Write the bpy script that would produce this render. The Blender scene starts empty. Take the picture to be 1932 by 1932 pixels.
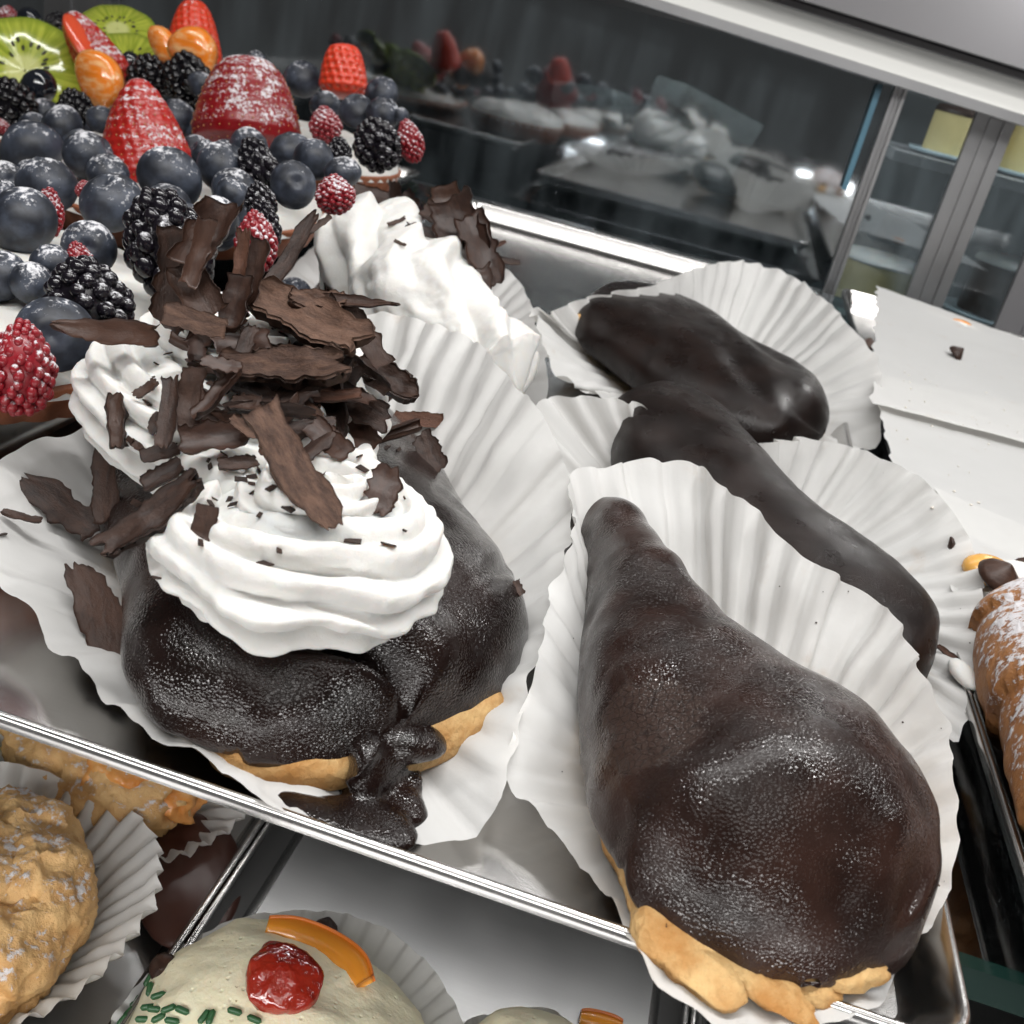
import bpy, math, random
import numpy as np
from mathutils import Vector, Matrix
from mathutils.bvhtree import BVHTree
# ------------------------------------------------------------------ camera, world, light, exposure
S = 0.01                                  # everything below is laid out in centimetres
sc = bpy.context.scene
F = 2000.0                                # focal length in units of a 1932-wide frame
n_ = np.array([-.2187, .881, .420]); n_ /= np.linalg.norm(n_)
r_ = np.array([.950, .2925, -.110]); r_ -= n_*(r_@n_); r_ /= np.linalg.norm(r_)
d_ = np.cross(r_, n_)
H = 16.0                                  # lens height above the tray floor
CAM = np.array([0, 0, H])
cd = bpy.data.cameras.new('camera'); cam = bpy.data.objects.new('camera', cd)
sc.collection.objects.link(cam); sc.camera = cam
ax_r = np.array([r_[0], d_[0], -n_[0]]); ax_d = np.array([r_[1], d_[1], -n_[1]]); ax_f = np.array([r_[2], d_[2], -n_[2]])
M = Matrix.Identity(4)
for i in range(3):
    M[i][0] = ax_r[i]; M[i][1] = -ax_d[i]; M[i][2] = -ax_f[i]; M[i][3] = CAM[i]*S
cam.matrix_world = M
cd.sensor_width = 36; cd.lens = 36*F/1932; cd.clip_start = .005; cd.clip_end = 50
cd.dof.use_dof = True; cd.dof.focus_distance = .27; cd.dof.aperture_fstop = 34
w = bpy.data.worlds.new('World'); sc.world = w; w.use_nodes = True
w.node_tree.nodes['Background'].inputs[0].default_value = (1, .98, .95, 1)
w.node_tree.nodes['Background'].inputs[1].default_value = .055
def area(name, loc, aim, sx, sy, power, col=(1, .985, .965)):
    l = bpy.data.lights.new(name, 'AREA'); l.shape = 'RECTANGLE'; l.size = sx*S; l.size_y = sy*S
    l.energy = power; l.color = col
    o = bpy.data.objects.new(name, l); sc.collection.objects.link(o)
    o.location = Vector(loc)*S
    o.rotation_euler = (Vector(aim)-Vector(loc)).to_track_quat('-Z', 'Y').to_euler()
    return o
area('case_top_light', (4, 17, 50), (2, 22, 0), 90, 1.6, 4.7)
area('case_rear_light', (0, 58, 50), (0, 58, 0), 120, 3, 2.3)
area('room_ceiling_light', (20, -95, 150), (0, 25, 0), 160, 60, 11, (1, .98, .95))
for k in range(16): area('lower_shelf_led', (-22+k*2.6, 33, -1.7), (-22+k*2.6, 25, -13), .7, .7, .005)
area('lower_front_fill', (-6, 2, 1), (-7, 24, -13), 50, 2, .62)  # unseen fill added to brighten the pastries on the lower shelf
sc.view_settings.view_transform = 'Standard'; sc.view_settings.look = 'None'
sc.view_settings.gamma = 1; sc.view_settings.exposure = 0.0
sc.cycles.max_bounces = 6; sc.cycles.glossy_bounces = 3; sc.cycles.diffuse_bounces = 3; sc.cycles.use_adaptive_sampling = True; sc.cycles.adaptive_threshold = .03; sc.cycles.transparent_max_bounces = 8
sc.cycles.use_denoising = True; sc.cycles.caustics_reflective = False; sc.cycles.caustics_refractive = False
# ------------------------------------------------------------------ geometry helpers (cm)
rnd = random.Random(7); NR = np.random.RandomState(5)
def ray(u, v):
    wv = np.array([u-966, v-966, F]); return np.array([wv@r_, wv@d_, -(wv@n_)])
def P(u, v, z=0.):
    a = ray(u, v); t = (z-H)/a[2]; return np.array([a[0]*t, a[1]*t, z])
def PD(u, v, dep):                        # point at a given distance along the viewing axis
    return CAM+ray(u, v)*dep/F
def PY(u, v, Y):
    a = ray(u, v); return CAM+a*(Y/a[1])
def hsh(i, j, k, s):
    x = np.sin(i*127.1+j*311.7+k*74.7+s*53.3)*43758.5453
    return x-np.floor(x)
def vn(p, f=1., s=0):                     # smooth value noise, -1..1
    p = np.asarray(p)*f+s*3.17; i = np.floor(p); q = p-i; q = q*q*(3-2*q); o = 0
    for a in (0, 1):
        for b in (0, 1):
            for c in (0, 1):
                o = o+hsh(i[..., 0]+a, i[..., 1]+b, i[..., 2]+c, s)*(q[..., 0] if a else 1-q[..., 0])*(q[..., 1] if b else 1-q[..., 1])*(q[..., 2] if c else 1-q[..., 2])
    return o*2-1
def fbm(p, f=1., s=0, o=3):
    return sum(vn(p, f*2**k, s+k*7)/2**k for k in range(o))
def interp(A, t, closed=False):           # Catmull-Rom through rows of A, t in 0..1
    A = np.asarray(A, float); n = len(A)
    x = np.asarray(t)*(n if closed else n-1)
    i = np.floor(x).astype(int)
    if not closed: i = np.clip(i, 0, n-2)
    q = (x-i)[:, None]
    g = (lambda k: A[k % n]) if closed else (lambda k: np.where((k < 0)[:, None], 2*A[0]-A[1], np.where((k > n-1)[:, None], 2*A[-1]-A[-2], A[np.clip(k, 0, n-1)])))
    a, b, c, d = g(i-1), g(i), g(i+1), g(i+2)
    return .5*(2*b+(c-a)*q+(2*a-5*b+4*c-d)*q*q+(3*b-a-3*c+d)*q**3)
def gridf(nu, nv, cu=False, cv=False, off=0):
    f = []
    for i in range(nu if cu else nu-1):
        for j in range(nv if cv else nv-1):
            a, b = i*nv+j, ((i+1) % nu)*nv+j
            f.append((off+a, off+b, off+((i+1) % nu)*nv+(j+1) % nv, off+i*nv+(j+1) % nv))
    return f
toc = -ax_f                               # towards the lens
BV = []                                   # surfaces that things are set down on
def support(V, Fc): BV.append(BVHTree.FromPolygons([tuple(x) for x in V], [tuple(f) for f in Fc]))
def hit(u, v, fallback=0.):
    dr = Vector(ray(u, v)).normalized(); best = 1e9
    for b in BV:
        h = b.ray_cast(Vector(CAM), dr)
        if h[0] is not None and h[3] < best: best = h[3]
    if best > 1e8: return P(u, v, fallback)
    return CAM+np.array(dr)*best
ORG = {}
def link(o, loc, parent=None):
    sc.collection.objects.link(o)
    if parent is not None:
        o.parent = parent
    o.location = Vector(loc)*S
def tag(o, label=None, cat=None, group=None, kind=None):
    if label: o['label'] = label
    if cat: o['category'] = cat
    if group: o['group'] = group
    if kind: o['kind'] = kind
    return o
def thing(name, loc, label, cat, group=None):
    o = bpy.data.objects.new(name, None); o.empty_display_size = .01; link(o, loc); ORG[o.name] = np.array(loc, float)
    return tag(o, label, cat, group)
def md(name, V, Fc, mat, smooth=True):
    me = bpy.data.meshes.new(name); me.from_pydata((np.asarray(V, float)*S).tolist(), [], [tuple(int(k) for k in f) for f in Fc])
    me.materials.append(mat)
    if smooth: me.polygons.foreach_set('use_smooth', [True]*len(me.polygons))
    me.update(); return me
def mk(name, V, Fc, mat, parent=None, smooth=True, sup=False):   # V in world cm
    V = np.asarray(V, float)
    if sup: support(V, Fc)
    org = ORG[parent.name] if parent is not None else np.array([V[:, 0].mean(), V[:, 1].mean(), V[:, 2].min()])
    base = org
    o = bpy.data.objects.new(name, md(name, V-base, Fc, mat, smooth))
    if parent is None: link(o, org); ORG[o.name] = org
    else: link(o, (0, 0, 0), parent); ORG[o.name] = org
    return o
def box(x0, x1, y0, y1, z0, z1):
    V = [(x, y, z) for x in (x0, x1) for y in (y0, y1) for z in (z0, z1)]
    return V, [(0, 1, 3, 2), (4, 6, 7, 5), (0, 4, 5, 1), (2, 3, 7, 6), (0, 2, 6, 4), (1, 5, 7, 3)]
def join(parts):
    V, Fc = [], []
    for v, f in parts:
        k = len(V); V += [tuple(x) for x in v]; Fc += [tuple(i+k for i in q) for q in f]
    return np.array(V), Fc
def ellip(c, a, nu=16, nv=10, rot=None):
    V = []; c = np.array(c, float)
    for i in range(nu):
        for j in range(nv):
            p, q = 2*math.pi*i/nu, math.pi*j/(nv-1)
            V.append((math.cos(p)*math.sin(q), math.sin(p)*math.sin(q), math.cos(q)))
    V = np.array(V)*np.array(a)
    if rot is not None: V = V@np.array(rot).T
    return V+c, gridf(nu, nv, cu=True)
# ------------------------------------------------------------------ materials
class NT:
    def __init__(s, name):
        s.m = bpy.data.materials.new(name); s.m.use_nodes = True; s.t = s.m.node_tree; s.N = s.t.nodes; s.b = s.N['Principled BSDF']; s.out = s.N['Material Output']
        tc = s.N.new('ShaderNodeTexCoord'); mp = s.N.new('ShaderNodeVectorMath'); mp.operation = 'SCALE'; mp.inputs[3].default_value = 100
        s.l(tc.outputs['Object'], mp.inputs[0]); s.co = mp.outputs[0]
    def l(s, a, b): s.t.links.new(a, b)
    def put(s, x, i):
        if hasattr(x, 'links'): s.l(x, i)
        else: i.default_value = x
    def noise(s, sc_, det=3, rough=.55, co=None, dist=0):
        n = s.N.new('ShaderNodeTexNoise'); n.inputs['Scale'].default_value = sc_; n.inputs['Detail'].default_value = det; n.inputs['Roughness'].default_value = rough; n.inputs['Distortion'].default_value = dist
        s.l(co or s.co, n.inputs['Vector']); return n.outputs['Fac']
    def vor(s, sc_, feat='F1', co=None):
        n = s.N.new('ShaderNodeTexVoronoi'); n.feature = feat; n.inputs['Scale'].default_value = sc_; s.l(co or s.co, n.inputs['Vector']); return n.outputs['Distance']
    def stretch(s, v):
        n = s.N.new('ShaderNodeVectorMath'); n.operation = 'MULTIPLY'; n.inputs[1].default_value = v; s.l(s.co, n.inputs[0]); return n.outputs[0]
    def ramp(s, f, a, b, ca=0., cb=1.):
        n = s.N.new('ShaderNodeMapRange'); n.interpolation_type = 'SMOOTHSTEP'
        s.put(f, n.inputs[0]); n.inputs[1].default_value = a; n.inputs[2].default_value = b; n.inputs[3].default_value = ca; n.inputs[4].default_value = cb
        return n.outputs[0]
    def math(s, op, a, b=0.):
        n = s.N.new('ShaderNodeMath'); n.operation = op; s.put(a, n.inputs[0]); s.put(b, n.inputs[1]); return n.outputs[0]
    def mix(s, f, a, b):
        n = s.N.new('ShaderNodeMix'); n.data_type = 'RGBA'; s.put(f, n.inputs[0])
        for x, i in ((a, n.inputs[6]), (b, n.inputs[7])): s.put(x if hasattr(x, 'links') else tuple(x)+(1,), i)
        return n.outputs[2]
    def bump(s, h, strength, dist=.1, prev=None):
        n = s.N.new('ShaderNodeBump'); n.inputs['Strength'].default_value = strength; n.inputs['Distance'].default_value = dist*S
        s.l(h, n.inputs['Height'])
        if prev is not None: s.l(prev, n.inputs['Normal'])
        s.l(n.outputs[0], s.b.inputs['Normal']); return n.outputs[0]
    def nz(s):
        g = s.N.new('ShaderNodeNewGeometry'); x = s.N.new('ShaderNodeSeparateXYZ'); s.l(g.outputs['Normal'], x.inputs[0]); return x.outputs[2]
    def rand(s): return s.N.new('ShaderNodeObjectInfo').outputs['Random']
    def set(s, **k):
        for a, v in k.items():
            i = s.b.inputs[{'col': 'Base Color', 'rough': 'Roughness', 'metal': 'Metallic', 'sss': 'Subsurface Weight', 'spec': 'Specular IOR Level', 'coat': 'Coat Weight', 'coatr': 'Coat Roughness', 'trans': 'Transmission Weight', 'sheen': 'Sheen Weight'}[a]]
            s.put(tuple(v)+(1,) if isinstance(v, tuple) else v, i)
        if 'sss' in k: s.b.inputs['Subsurface Radius'].default_value = (1, .6, .4); s.b.inputs['Subsurface Scale'].default_value = .004
        return s
    def sugar(s, base, rough, thr=.62, fine=7., amt=.5, col=(.66, .66, .69), vary=0.):
        f = s.math('ADD', s.math('MULTIPLY', s.noise(fine, 4, .7), .62), s.math('MULTIPLY', s.noise(1.1, 2), .38))
        f = s.math('ADD', f, s.math('MULTIPLY', s.nz(), .16*amt*2)); f = s.math('SUBTRACT', f, s.math('MULTIPLY', s.rand(), vary))
        k = s.math('MULTIPLY', s.ramp(f, thr, thr+.10), .88)
        s.set(col=s.mix(k, base, col), rough=s.ramp(k, 0, 1, rough, .9))
        return k
def m_plain(name, col, rough=.5, **k): return NT(name).set(col=col, rough=rough, **k).m
def mk_choc(name, dark=(.0075, .0038, .0032), lite=(.019, .0095, .0072), rough=.24, grain=18., gs=.22, low=.05, coat=.6, spec=.14):
    s = NT(name); f = s.noise(.5, 4)
    s.set(col=s.mix(s.ramp(f, .35, .7), dark, lite), rough=s.ramp(s.noise(.8, 3), .3, .7, rough-.05, rough+.12), spec=spec)
    nz_ = s.noise(grain, 1., .5)
    cb = s.N.new('ShaderNodeBump'); cb.inputs['Strength'].default_value = .42; cb.inputs['Distance'].default_value = .045*S; s.l(s.math('ADD', s.math('MULTIPLY', s.vor(grain*.8), -1.), s.math('MULTIPLY', nz_, .5)), cb.inputs['Height']); s.l(cb.outputs[0], s.b.inputs['Coat Normal'])
    s.set(coat=s.ramp(s.noise(.7, 3), .35, .6, coat*.35, coat), coatr=.08)
    b = s.bump(nz_, gs, .045); s.bump(s.noise(1.6, 2), low, .2, b)
    return s
CHOC = mk_choc('chocolate_glaze').m
CHOC_SAT = mk_choc('chocolate_glaze_satin', dark=(.006, .0035, .003), lite=(.012, .0068, .0055), rough=.30, grain=24., gs=.2, low=.03, coat=.16, spec=.13).m
CHOC_WET = mk_choc('chocolate_glaze_wet', dark=(.006, .0032, .0028), lite=(.014, .007, .0056), rough=.2, coat=.85).m
def choc_patch():                         # glaze with a dull crackled patch where it once touched the case
    s = mk_choc('chocolate_glaze_dull_patch', dark=(.010, .005, .004), lite=(.026, .0125, .0095), rough=.26, coat=.7)
    vm = s.N.new('ShaderNodeVectorMath'); vm.operation = 'DISTANCE'; s.l(s.co, vm.inputs[0]); PNODE.append(vm)
    dd = s.math('ADD', vm.outputs['Value'], s.math('MULTIPLY', s.noise(1.3, 4), 1.3))
    k = s.ramp(dd, 1.75, 1.95, 1, 0)
    ck = s.ramp(s.vor(5.5, 'DISTANCE_TO_EDGE'), .0, .10)
    old = s.b.inputs['Base Color'].links[0].from_socket
    s.set(col=s.mix(k, old, s.mix(ck, (.014, .008, .0065), (.032, .019, .015))))
    oldr = s.b.inputs['Roughness'].links[0].from_socket
    s.set(rough=s.math('ADD', oldr, s.math('MULTIPLY', k, .16)))
    pb = s.b.inputs['Normal'].links[0].from_socket
    s.bump(s.math('MULTIPLY', k, ck), .3, .06, pb)
    return s.m
def m_shave(name, a, b, rough=.6, bs=.5):
    s = NT(name); co = s.stretch((1, 3.2, 2)); f = s.noise(1.8, 6, .68, co)
    r = s.rand()
    s.set(col=s.mix(s.ramp(s.math('ADD', f, s.math('MULTIPLY', r, .25)), .35, .85), a, b), rough=rough, spec=.35)
    bb = s.bump(f, bs, .14); s.bump(s.noise(7, 4, .7), bs*.7, .1, bb); return s.m
SH_L = m_shave('shaving_light_rough', (.032, .0145, .0088), (.125, .068, .045), .7, .6)
SH_D = m_shave('shaving_dark', (.011, .0052, .0038), (.044, .021, .0135), .5, .4)
SH_S = m_shave('shaving_smooth', (.020, .0092, .0065), (.052, .025, .0165), .42, .18)
SH_R = m_shave('shaving_reddish', (.042, .016, .009), (.095, .040, .023), .6, .5)
def m_cream(name, col=(.68, .672, .65)):
    s = NT(name); s.set(col=s.mix(s.noise(.7, 3), tuple(c*.97 for c in col), col), rough=.5, sss=.25, spec=.35)
    b = s.bump(s.noise(12, 4, .7), .35, .05); s.bump(s.ramp(s.vor(7), .0, .2), .2, .05, b); return s.m
CREAM = m_cream('whipped_cream'); CREAM2 = m_cream('tart_cream', (.64, .63, .60))
def m_paper(name='fluted_paper', col=(.78, .777, .765)):
    s = NT(name); f = s.noise(1.2, 5, .6)
    st = s.ramp(s.noise(.45, 5, .65), .60, .74)
    s.set(col=s.mix(s.math('MULTIPLY', st, .35), s.mix(f, tuple(c*.95 for c in col), col), (.52, .40, .30)), rough=.62, spec=.25)
    s.bump(s.noise(3.5, 6, .65), .22, .06)
    tr = s.N.new('ShaderNodeBsdfTranslucent'); tr.inputs[0].default_value = (.8, .78, .74, 1)
    mx = s.N.new('ShaderNodeMixShader'); mx.inputs[0].default_value = .32
    s.l(s.b.outputs[0], mx.inputs[1]); s.l(tr.outputs[0], mx.inputs[2]); s.l(mx.outputs[0], s.out.inputs[0]); return s.m
PAPER = m_paper(); PARCH = m_paper('parchment', (.68, .68, .672))
def m_choux():
    s = NT('choux_pastry'); f = s.noise(.9, 5, .6)
    s.set(col=s.mix(s.ramp(f, .3, .72), (.60, .40, .18), (.38, .175, .045)), rough=.6, sss=.08, spec=.3)
    b = s.bump(s.noise(4, 6, .68), .7, .18); s.bump(s.vor(6), .4, .1, b); return s.m
CHOUX = m_choux()
def m_flaky(name, a, b, thr):
    s = NT(name); f = s.noise(1.1, 5, .6); k = s.sugar(s.mix(s.ramp(f, .3, .7), a, b), .55, thr, 4.5, .4)
    s.set(sss=.06); bb = s.bump(s.noise(2.2, 6, .65), .6, .3); s.bump(k, .4, .1, bb); return s.m
FLAKY = m_flaky('sugared_pastry', (.70, .45, .20), (.52, .28, .10), .625)
FLAKY2 = m_flaky('sugared_strudel_crust', (.36, .16, .055), (.22, .08, .025), .52)
def m_steel(name, rough, br, col=(.62, .61, .60), dirn=(.25, 14, 14)):
    s = NT(name); f = s.noise(2., 5, .65, s.stretch(dirn)); g = s.noise(.25, 4)
    s.set(col=s.mix(f, tuple(c*.86 for c in col), col), metal=1., rough=s.ramp(g, .3, .7, rough-.015, rough+.03))
    s.bump(f, br, .02); return s.m
STEEL = m_steel('brushed_steel', .19, .04); STEEL_R = m_steel('polished_steel_rim', .24, .03, (.58, .57, .56))
STEEL_L = m_steel('lower_tray_steel', .30, .02, (.62, .62, .62))
ALU = m_steel('satin_aluminium', .42, .04, (.42, .42, .43), (14, 14, .25))
WHITEP = m_plain('lit_white_lamp_cover', (.84, .84, .81), .45); WHITEP.node_tree.nodes['Principled BSDF'].inputs['Emission Color'].default_value = (1, 1, .95, 1); WHITEP.node_tree.nodes['Principled BSDF'].inputs['Emission Strength'].default_value = .11
GREYP = m_plain('grey_painted_metal', (.20, .196, .205), .5)
DARK = m_plain('dark_panel', (.012, .014, .016), .5)
def m_glass(name, tint, refl, rough=.0, haze=0.):
    s = NT(name); tr = s.N.new('ShaderNodeBsdfTransparent'); tr.inputs[0].default_value = tint+(1,)
    gl = s.N.new('ShaderNodeBsdfGlossy'); gl.inputs[0].default_value = (.92, .96, 1, 1); gl.inputs[1].default_value = rough
    lw = s.N.new('ShaderNodeFresnel'); lw.inputs[0].default_value = 1.52
    f = s.math('ADD', s.math('MULTIPLY', lw.outputs[0], 1-refl), refl)
    mx = s.N.new('ShaderNodeMixShader'); s.l(f, mx.inputs[0]); s.l(tr.outputs[0], mx.inputs[1]); s.l(gl.outputs[0], mx.inputs[2]); s.l(mx.outputs[0], s.out.inputs[0])
    if haze:  # streaky bluish haze put into the glass colour to lift its blacks
        df = s.N.new('ShaderNodeBsdfDiffuse'); df.inputs[0].default_value = (.55, .66, .72, 1); m2 = s.N.new('ShaderNodeMixShader')
        s.l(s.math('MULTIPLY', s.ramp(s.noise(.3, 3, .5, s.stretch((1., 1, .2))), .3, .75), haze), m2.inputs[0]); s.l(mx.outputs[0], m2.inputs[1]); s.l(df.outputs[0], m2.inputs[2]); s.l(m2.outputs[0], s.out.inputs[0])
    return s.m
GLASS_B = m_glass('dark_coated_glass', (.42, .48, .50), .40, .05, .075); GLASS_C = m_glass('clear_door_glass', (.78, .84, .86), .10, .02, .14); GLASS_S = m_glass('shelf_glass', (.45, .54, .52), .12, .02)
GREEN_E = m_plain('green_glass_edge', (.006, .022, .018), .15)
def m_blue():
    s = NT('blueberry_skin'); f = s.noise(1.1, 4, .6)
    base = s.mix(s.ramp(f, .34, .72), (.007, .009, .015), (.048, .058, .082))
    k = s.sugar(base, .5, .62, 5.5, .62, vary=.10); s.bump(k, .5, .08); return s.m
BLUE = m_blue()
def m_blue2():
    s = NT('glazed_blueberry_skin'); s.set(col=s.mix(s.noise(1.2), (.003, .004, .007), (.012, .015, .022)), rough=.10, coat=.6, coatr=.06); return s.m
BLUEG = m_blue2()
def m_berry(name, a, b, rough, thr, sss):
    s = NT(name); k = s.sugar(s.mix(s.noise(1.6, 3), a, b), rough, thr, 6.5, .55); s.set(sss=sss); s.bump(k, .4, .08); return s.m
BLACK = m_berry('blackberry_skin', (.003, .003, .005), (.010, .007, .011), .2, .655, 0.)
BLACKG = m_berry('glazed_blackberry_skin', (.003, .003, .004), (.006, .005, .007), .10, 1.2, 0.)
RASP = m_berry('raspberry_skin', (.16, .006, .012), (.28, .012, .02), .3, .60, .1)
STRAW = m_berry('strawberry_skin', (.27, .007, .007), (.40, .016, .009), .32, .62, .1)
STRAW_D = m_berry('dark_strawberry_skin', (.16, .003, .007), (.24, .007, .009), .32, .61, .08)
STRAW_O = m_berry('bright_strawberry_skin', (.52, .03, .012), (.60, .05, .016), .28, .68, .1)
STRAW_C = m_plain('strawberry_cut_flesh', (.58, .075, .03), .15, sss=.2, coat=.5)
SEED = m_plain('strawberry_seed', (.36, .16, .05), .4)
def m_kiwi(col):
    s = NT('kiwi_flesh'); x = s.N.new('ShaderNodeSeparateXYZ'); s.l(s.co, x.inputs[0])
    rr = s.math('SQRT', s.math('ADD', s.math('MULTIPLY', x.outputs[0], x.outputs[0]), s.math('MULTIPLY', x.outputs[1], x.outputs[1])))
    an = s.math('ARCTAN2', x.outputs[1], x.outputs[0]); cb = s.N.new('ShaderNodeCombineXYZ'); s.l(s.math('MULTIPLY', an, 6.), cb.inputs[0]); s.l(s.math('MULTIPLY', rr, .3), cb.inputs[1])
    st = s.noise(1.5, 3, .5, cb.outputs[0])
    c = s.mix(s.ramp(rr, .5, .9), (.50, .52, .20), s.mix(s.ramp(st, .3, .7), (.20, .26, .022), (.40, .44, .06)))
    c = s.mix(s.ramp(rr, 2.0, 2.45), c, (.16, .22, .02))
    s.set(col=c, rough=.16, sss=.15, coat=.5); s.bump(st, .15, .1); return s.m
KIWI = m_kiwi(0); KSEED = m_plain('kiwi_seed', (.012, .010, .008), .3)
def m_mand():
    s = NT('mandarin_flesh'); f = s.noise(1.2, 4, .6, s.stretch((.6, 2.2, 2.2)))
    s.set(col=s.mix(s.ramp(f, .42, .72), (.72, .20, .018), (.76, .44, .20)), rough=.16, sss=.25, coat=.5); s.bump(f, .25, .1); return s.m
MAND = m_mand()
TERRA = NT('tart_shell'); TERRA.set(col=TERRA.mix(TERRA.noise(1.2, 4), (.22, .068, .030), (.34, .12, .055)), rough=.6); TERRA.bump(TERRA.noise(4, 4), .3, .1); TERRA = TERRA.m
def m_cass():
    s = NT('ricotta_cream'); f = s.noise(1.2, 5, .6); sp = s.ramp(s.noise(5, 2), .72, .76)
    s.set(col=s.mix(sp, s.mix(f, (.80, .73, .50), (.84, .79, .60)), (.40, .34, .20)), rough=.55, sss=.2); b = s.bump(s.noise(1.5, 4), .35, .3)
    s.bump(s.ramp(s.vor(2.6), .05, .2), .35, .12, b); return s.m
CASS = m_cass()
PEEL = m_plain('candied_orange', (.78, .30, .035), .25, sss=.3, coat=.4); PEEL_R = m_plain('candied_orange_rind', (.62, .16, .02), .3)
def m_jel():
    s = NT('candied_cherry'); s.set(col=s.mix(s.noise(1.2, 3), (.22, .008, .006), (.38, .035, .015)), rough=.12, sss=.2, coat=.8); s.bump(s.noise(1.6, 3), .5, .3); return s.m
JELLY = m_jel()
GREEN = m_plain('green_sprinkle', (.022, .085, .030), .4)
BROWNG = NT('milk_chocolate_glaze'); BROWNG.set(col=BROWNG.mix(BROWNG.noise(.6, 3), (.06, .022, .016), (.09, .036, .026)), rough=.3); BROWNG = BROWNG.m
CUSTARD = m_plain('custard', (.78, .66, .36), .4, sss=.2)
APRI = NT('apricot_glaze'); APRI.set(col=APRI.mix(APRI.ramp(APRI.noise(1., 4), .3, .7), (.70, .36, .12), (.60, .22, .05)), rough=.22, sss=.15); APRI.bump(APRI.noise(1.4, 4), .6, .3); APRI = APRI.m
SPONGE = NT('yellow_sponge'); SPONGE.set(col=SPONGE.mix(SPONGE.noise(4, 3), (.62, .48, .20), (.72, .60, .30)), rough=.8); SPONGE = SPONGE.m
PLATE = m_plain('pale_blue_plate', (.45, .55, .60), .3)
BLUE_STRIP = m_plain('blue_strip', (.10, .22, .30), .4)
# ------------------------------------------------------------------ the setting
def struct(name, V, Fc, mat, smooth=False): return tag(mk(name, V, Fc, mat, smooth=smooth), kind='structure')
struct('lower_shelf', *box(-80, 70, 2, 97, -14.2, -13.2), STEEL_L)
struct('case_back_wall', *box(-160, 140, 165, 167, -40, 80), DARK)
gs = thing('glass_shelf', (-10, 55, -.9), 'dark green glass shelf under the steel trays, its edge showing at right', 'shelf')
mk('pane', *box(-75, 60, 19.5, 97, -.95, -.12), GLASS_S, gs, False)
mk('polished_edge', *box(-75, 60, 19.1, 19.5, -.95, -.12), GREEN_E, gs, False)
# sliding glass doors at the back of the case
YB = 100.
def door(x0, x1, y, label, z0=-4, z1=24, fr=(), gm=None):
    t = thing('sliding_glass_door', ((x0+x1)/2, y, z0), label, 'glass door', 'sliding doors at the back of the case')
    mk('pane', *box(x0, x1, y, y+.4, z0, z1), gm or GLASS_B, t, False)
    for a, b, m in fr:
        V, Fc = join([box(a, b, y-.9, y-.02, z0, z1), box(a+(b-a)*.35, a+(b-a)*.45, y-1.2, y-.93, z0, z1), box(a+(b-a)*.72, b, y-1.4, y-.93, z0, z1)])
        mk('frame', V, Fc, m, t, False)
    return t
door(-140, -35.1, YB+1.6, 'dark reflecting glass door behind the glazed fruit tarts', z1=20.5, fr=((-68.6, -62.1, ALU),))
door(-35.0, 10.4, YB, 'dark mirror-like glass door in the middle behind the chocolate eclairs', z1=18.0, fr=((10.2, 11.2, ALU),))
door(11.3, 90, YB+1.6, 'glass door at right with broad aluminium frame and cakes behind', z1=17.4, fr=((17.4, 20.6, ALU), (25.6, 32, GREYP)), gm=GLASS_C)
V, Fc = box(-.2, .25, YB-1.5, YB-1.1, 8.4, 17); V = np.array(V); V[:, 0] += 8.9
ts = mk('blue_strip', V, Fc, BLUE_STRIP, smooth=False); tag(ts, 'thin blue strip running up beside the glass door frame', 'strip')  # plain blue upright bar beside the frame
# header rail with white lamp housing (seen tilted)
rail = thing('header_rail', (4, YB-2, 16), 'white and grey metal header rail above the sliding glass doors', 'rail')
def railbar(za, zb, ya, yb, mat, nm, x0=-40, x1=70, sl2=0.):
    V = []
    for x in (x0, x1):
        sl = 18.6-(x+13.5)*.0605
        for (y, z) in ((ya, za), (yb, za), (yb, zb), (ya+sl2, zb)): V.append((x, y, sl+z))
    mk(nm, V, [(0, 1, 2, 3), (4, 7, 6, 5), (0, 4, 5, 1), (1, 5, 6, 2), (2, 6, 7, 3), (3, 7, 4, 0)], mat, rail, False)
railbar(0, .75, YB-3.2, YB-.5, ALU, 'lower_lip'); railbar(.77, 3.1, YB-3.0, YB+2, WHITEP, 'lamp_cover', sl2=2.2)
railbar(3.12, 3.6, YB-2.6, YB+2, GREYP, 'step'); railbar(3.75, 8.2, YB-4.5, YB+2, GREYP, 'fascia'); railbar(3.6, 3.76, YB-2.3, YB+2, DARK, 'joint'); railbar(8.25, 12, YB-3, YB+2, DARK, 'upper_trim')
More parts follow.
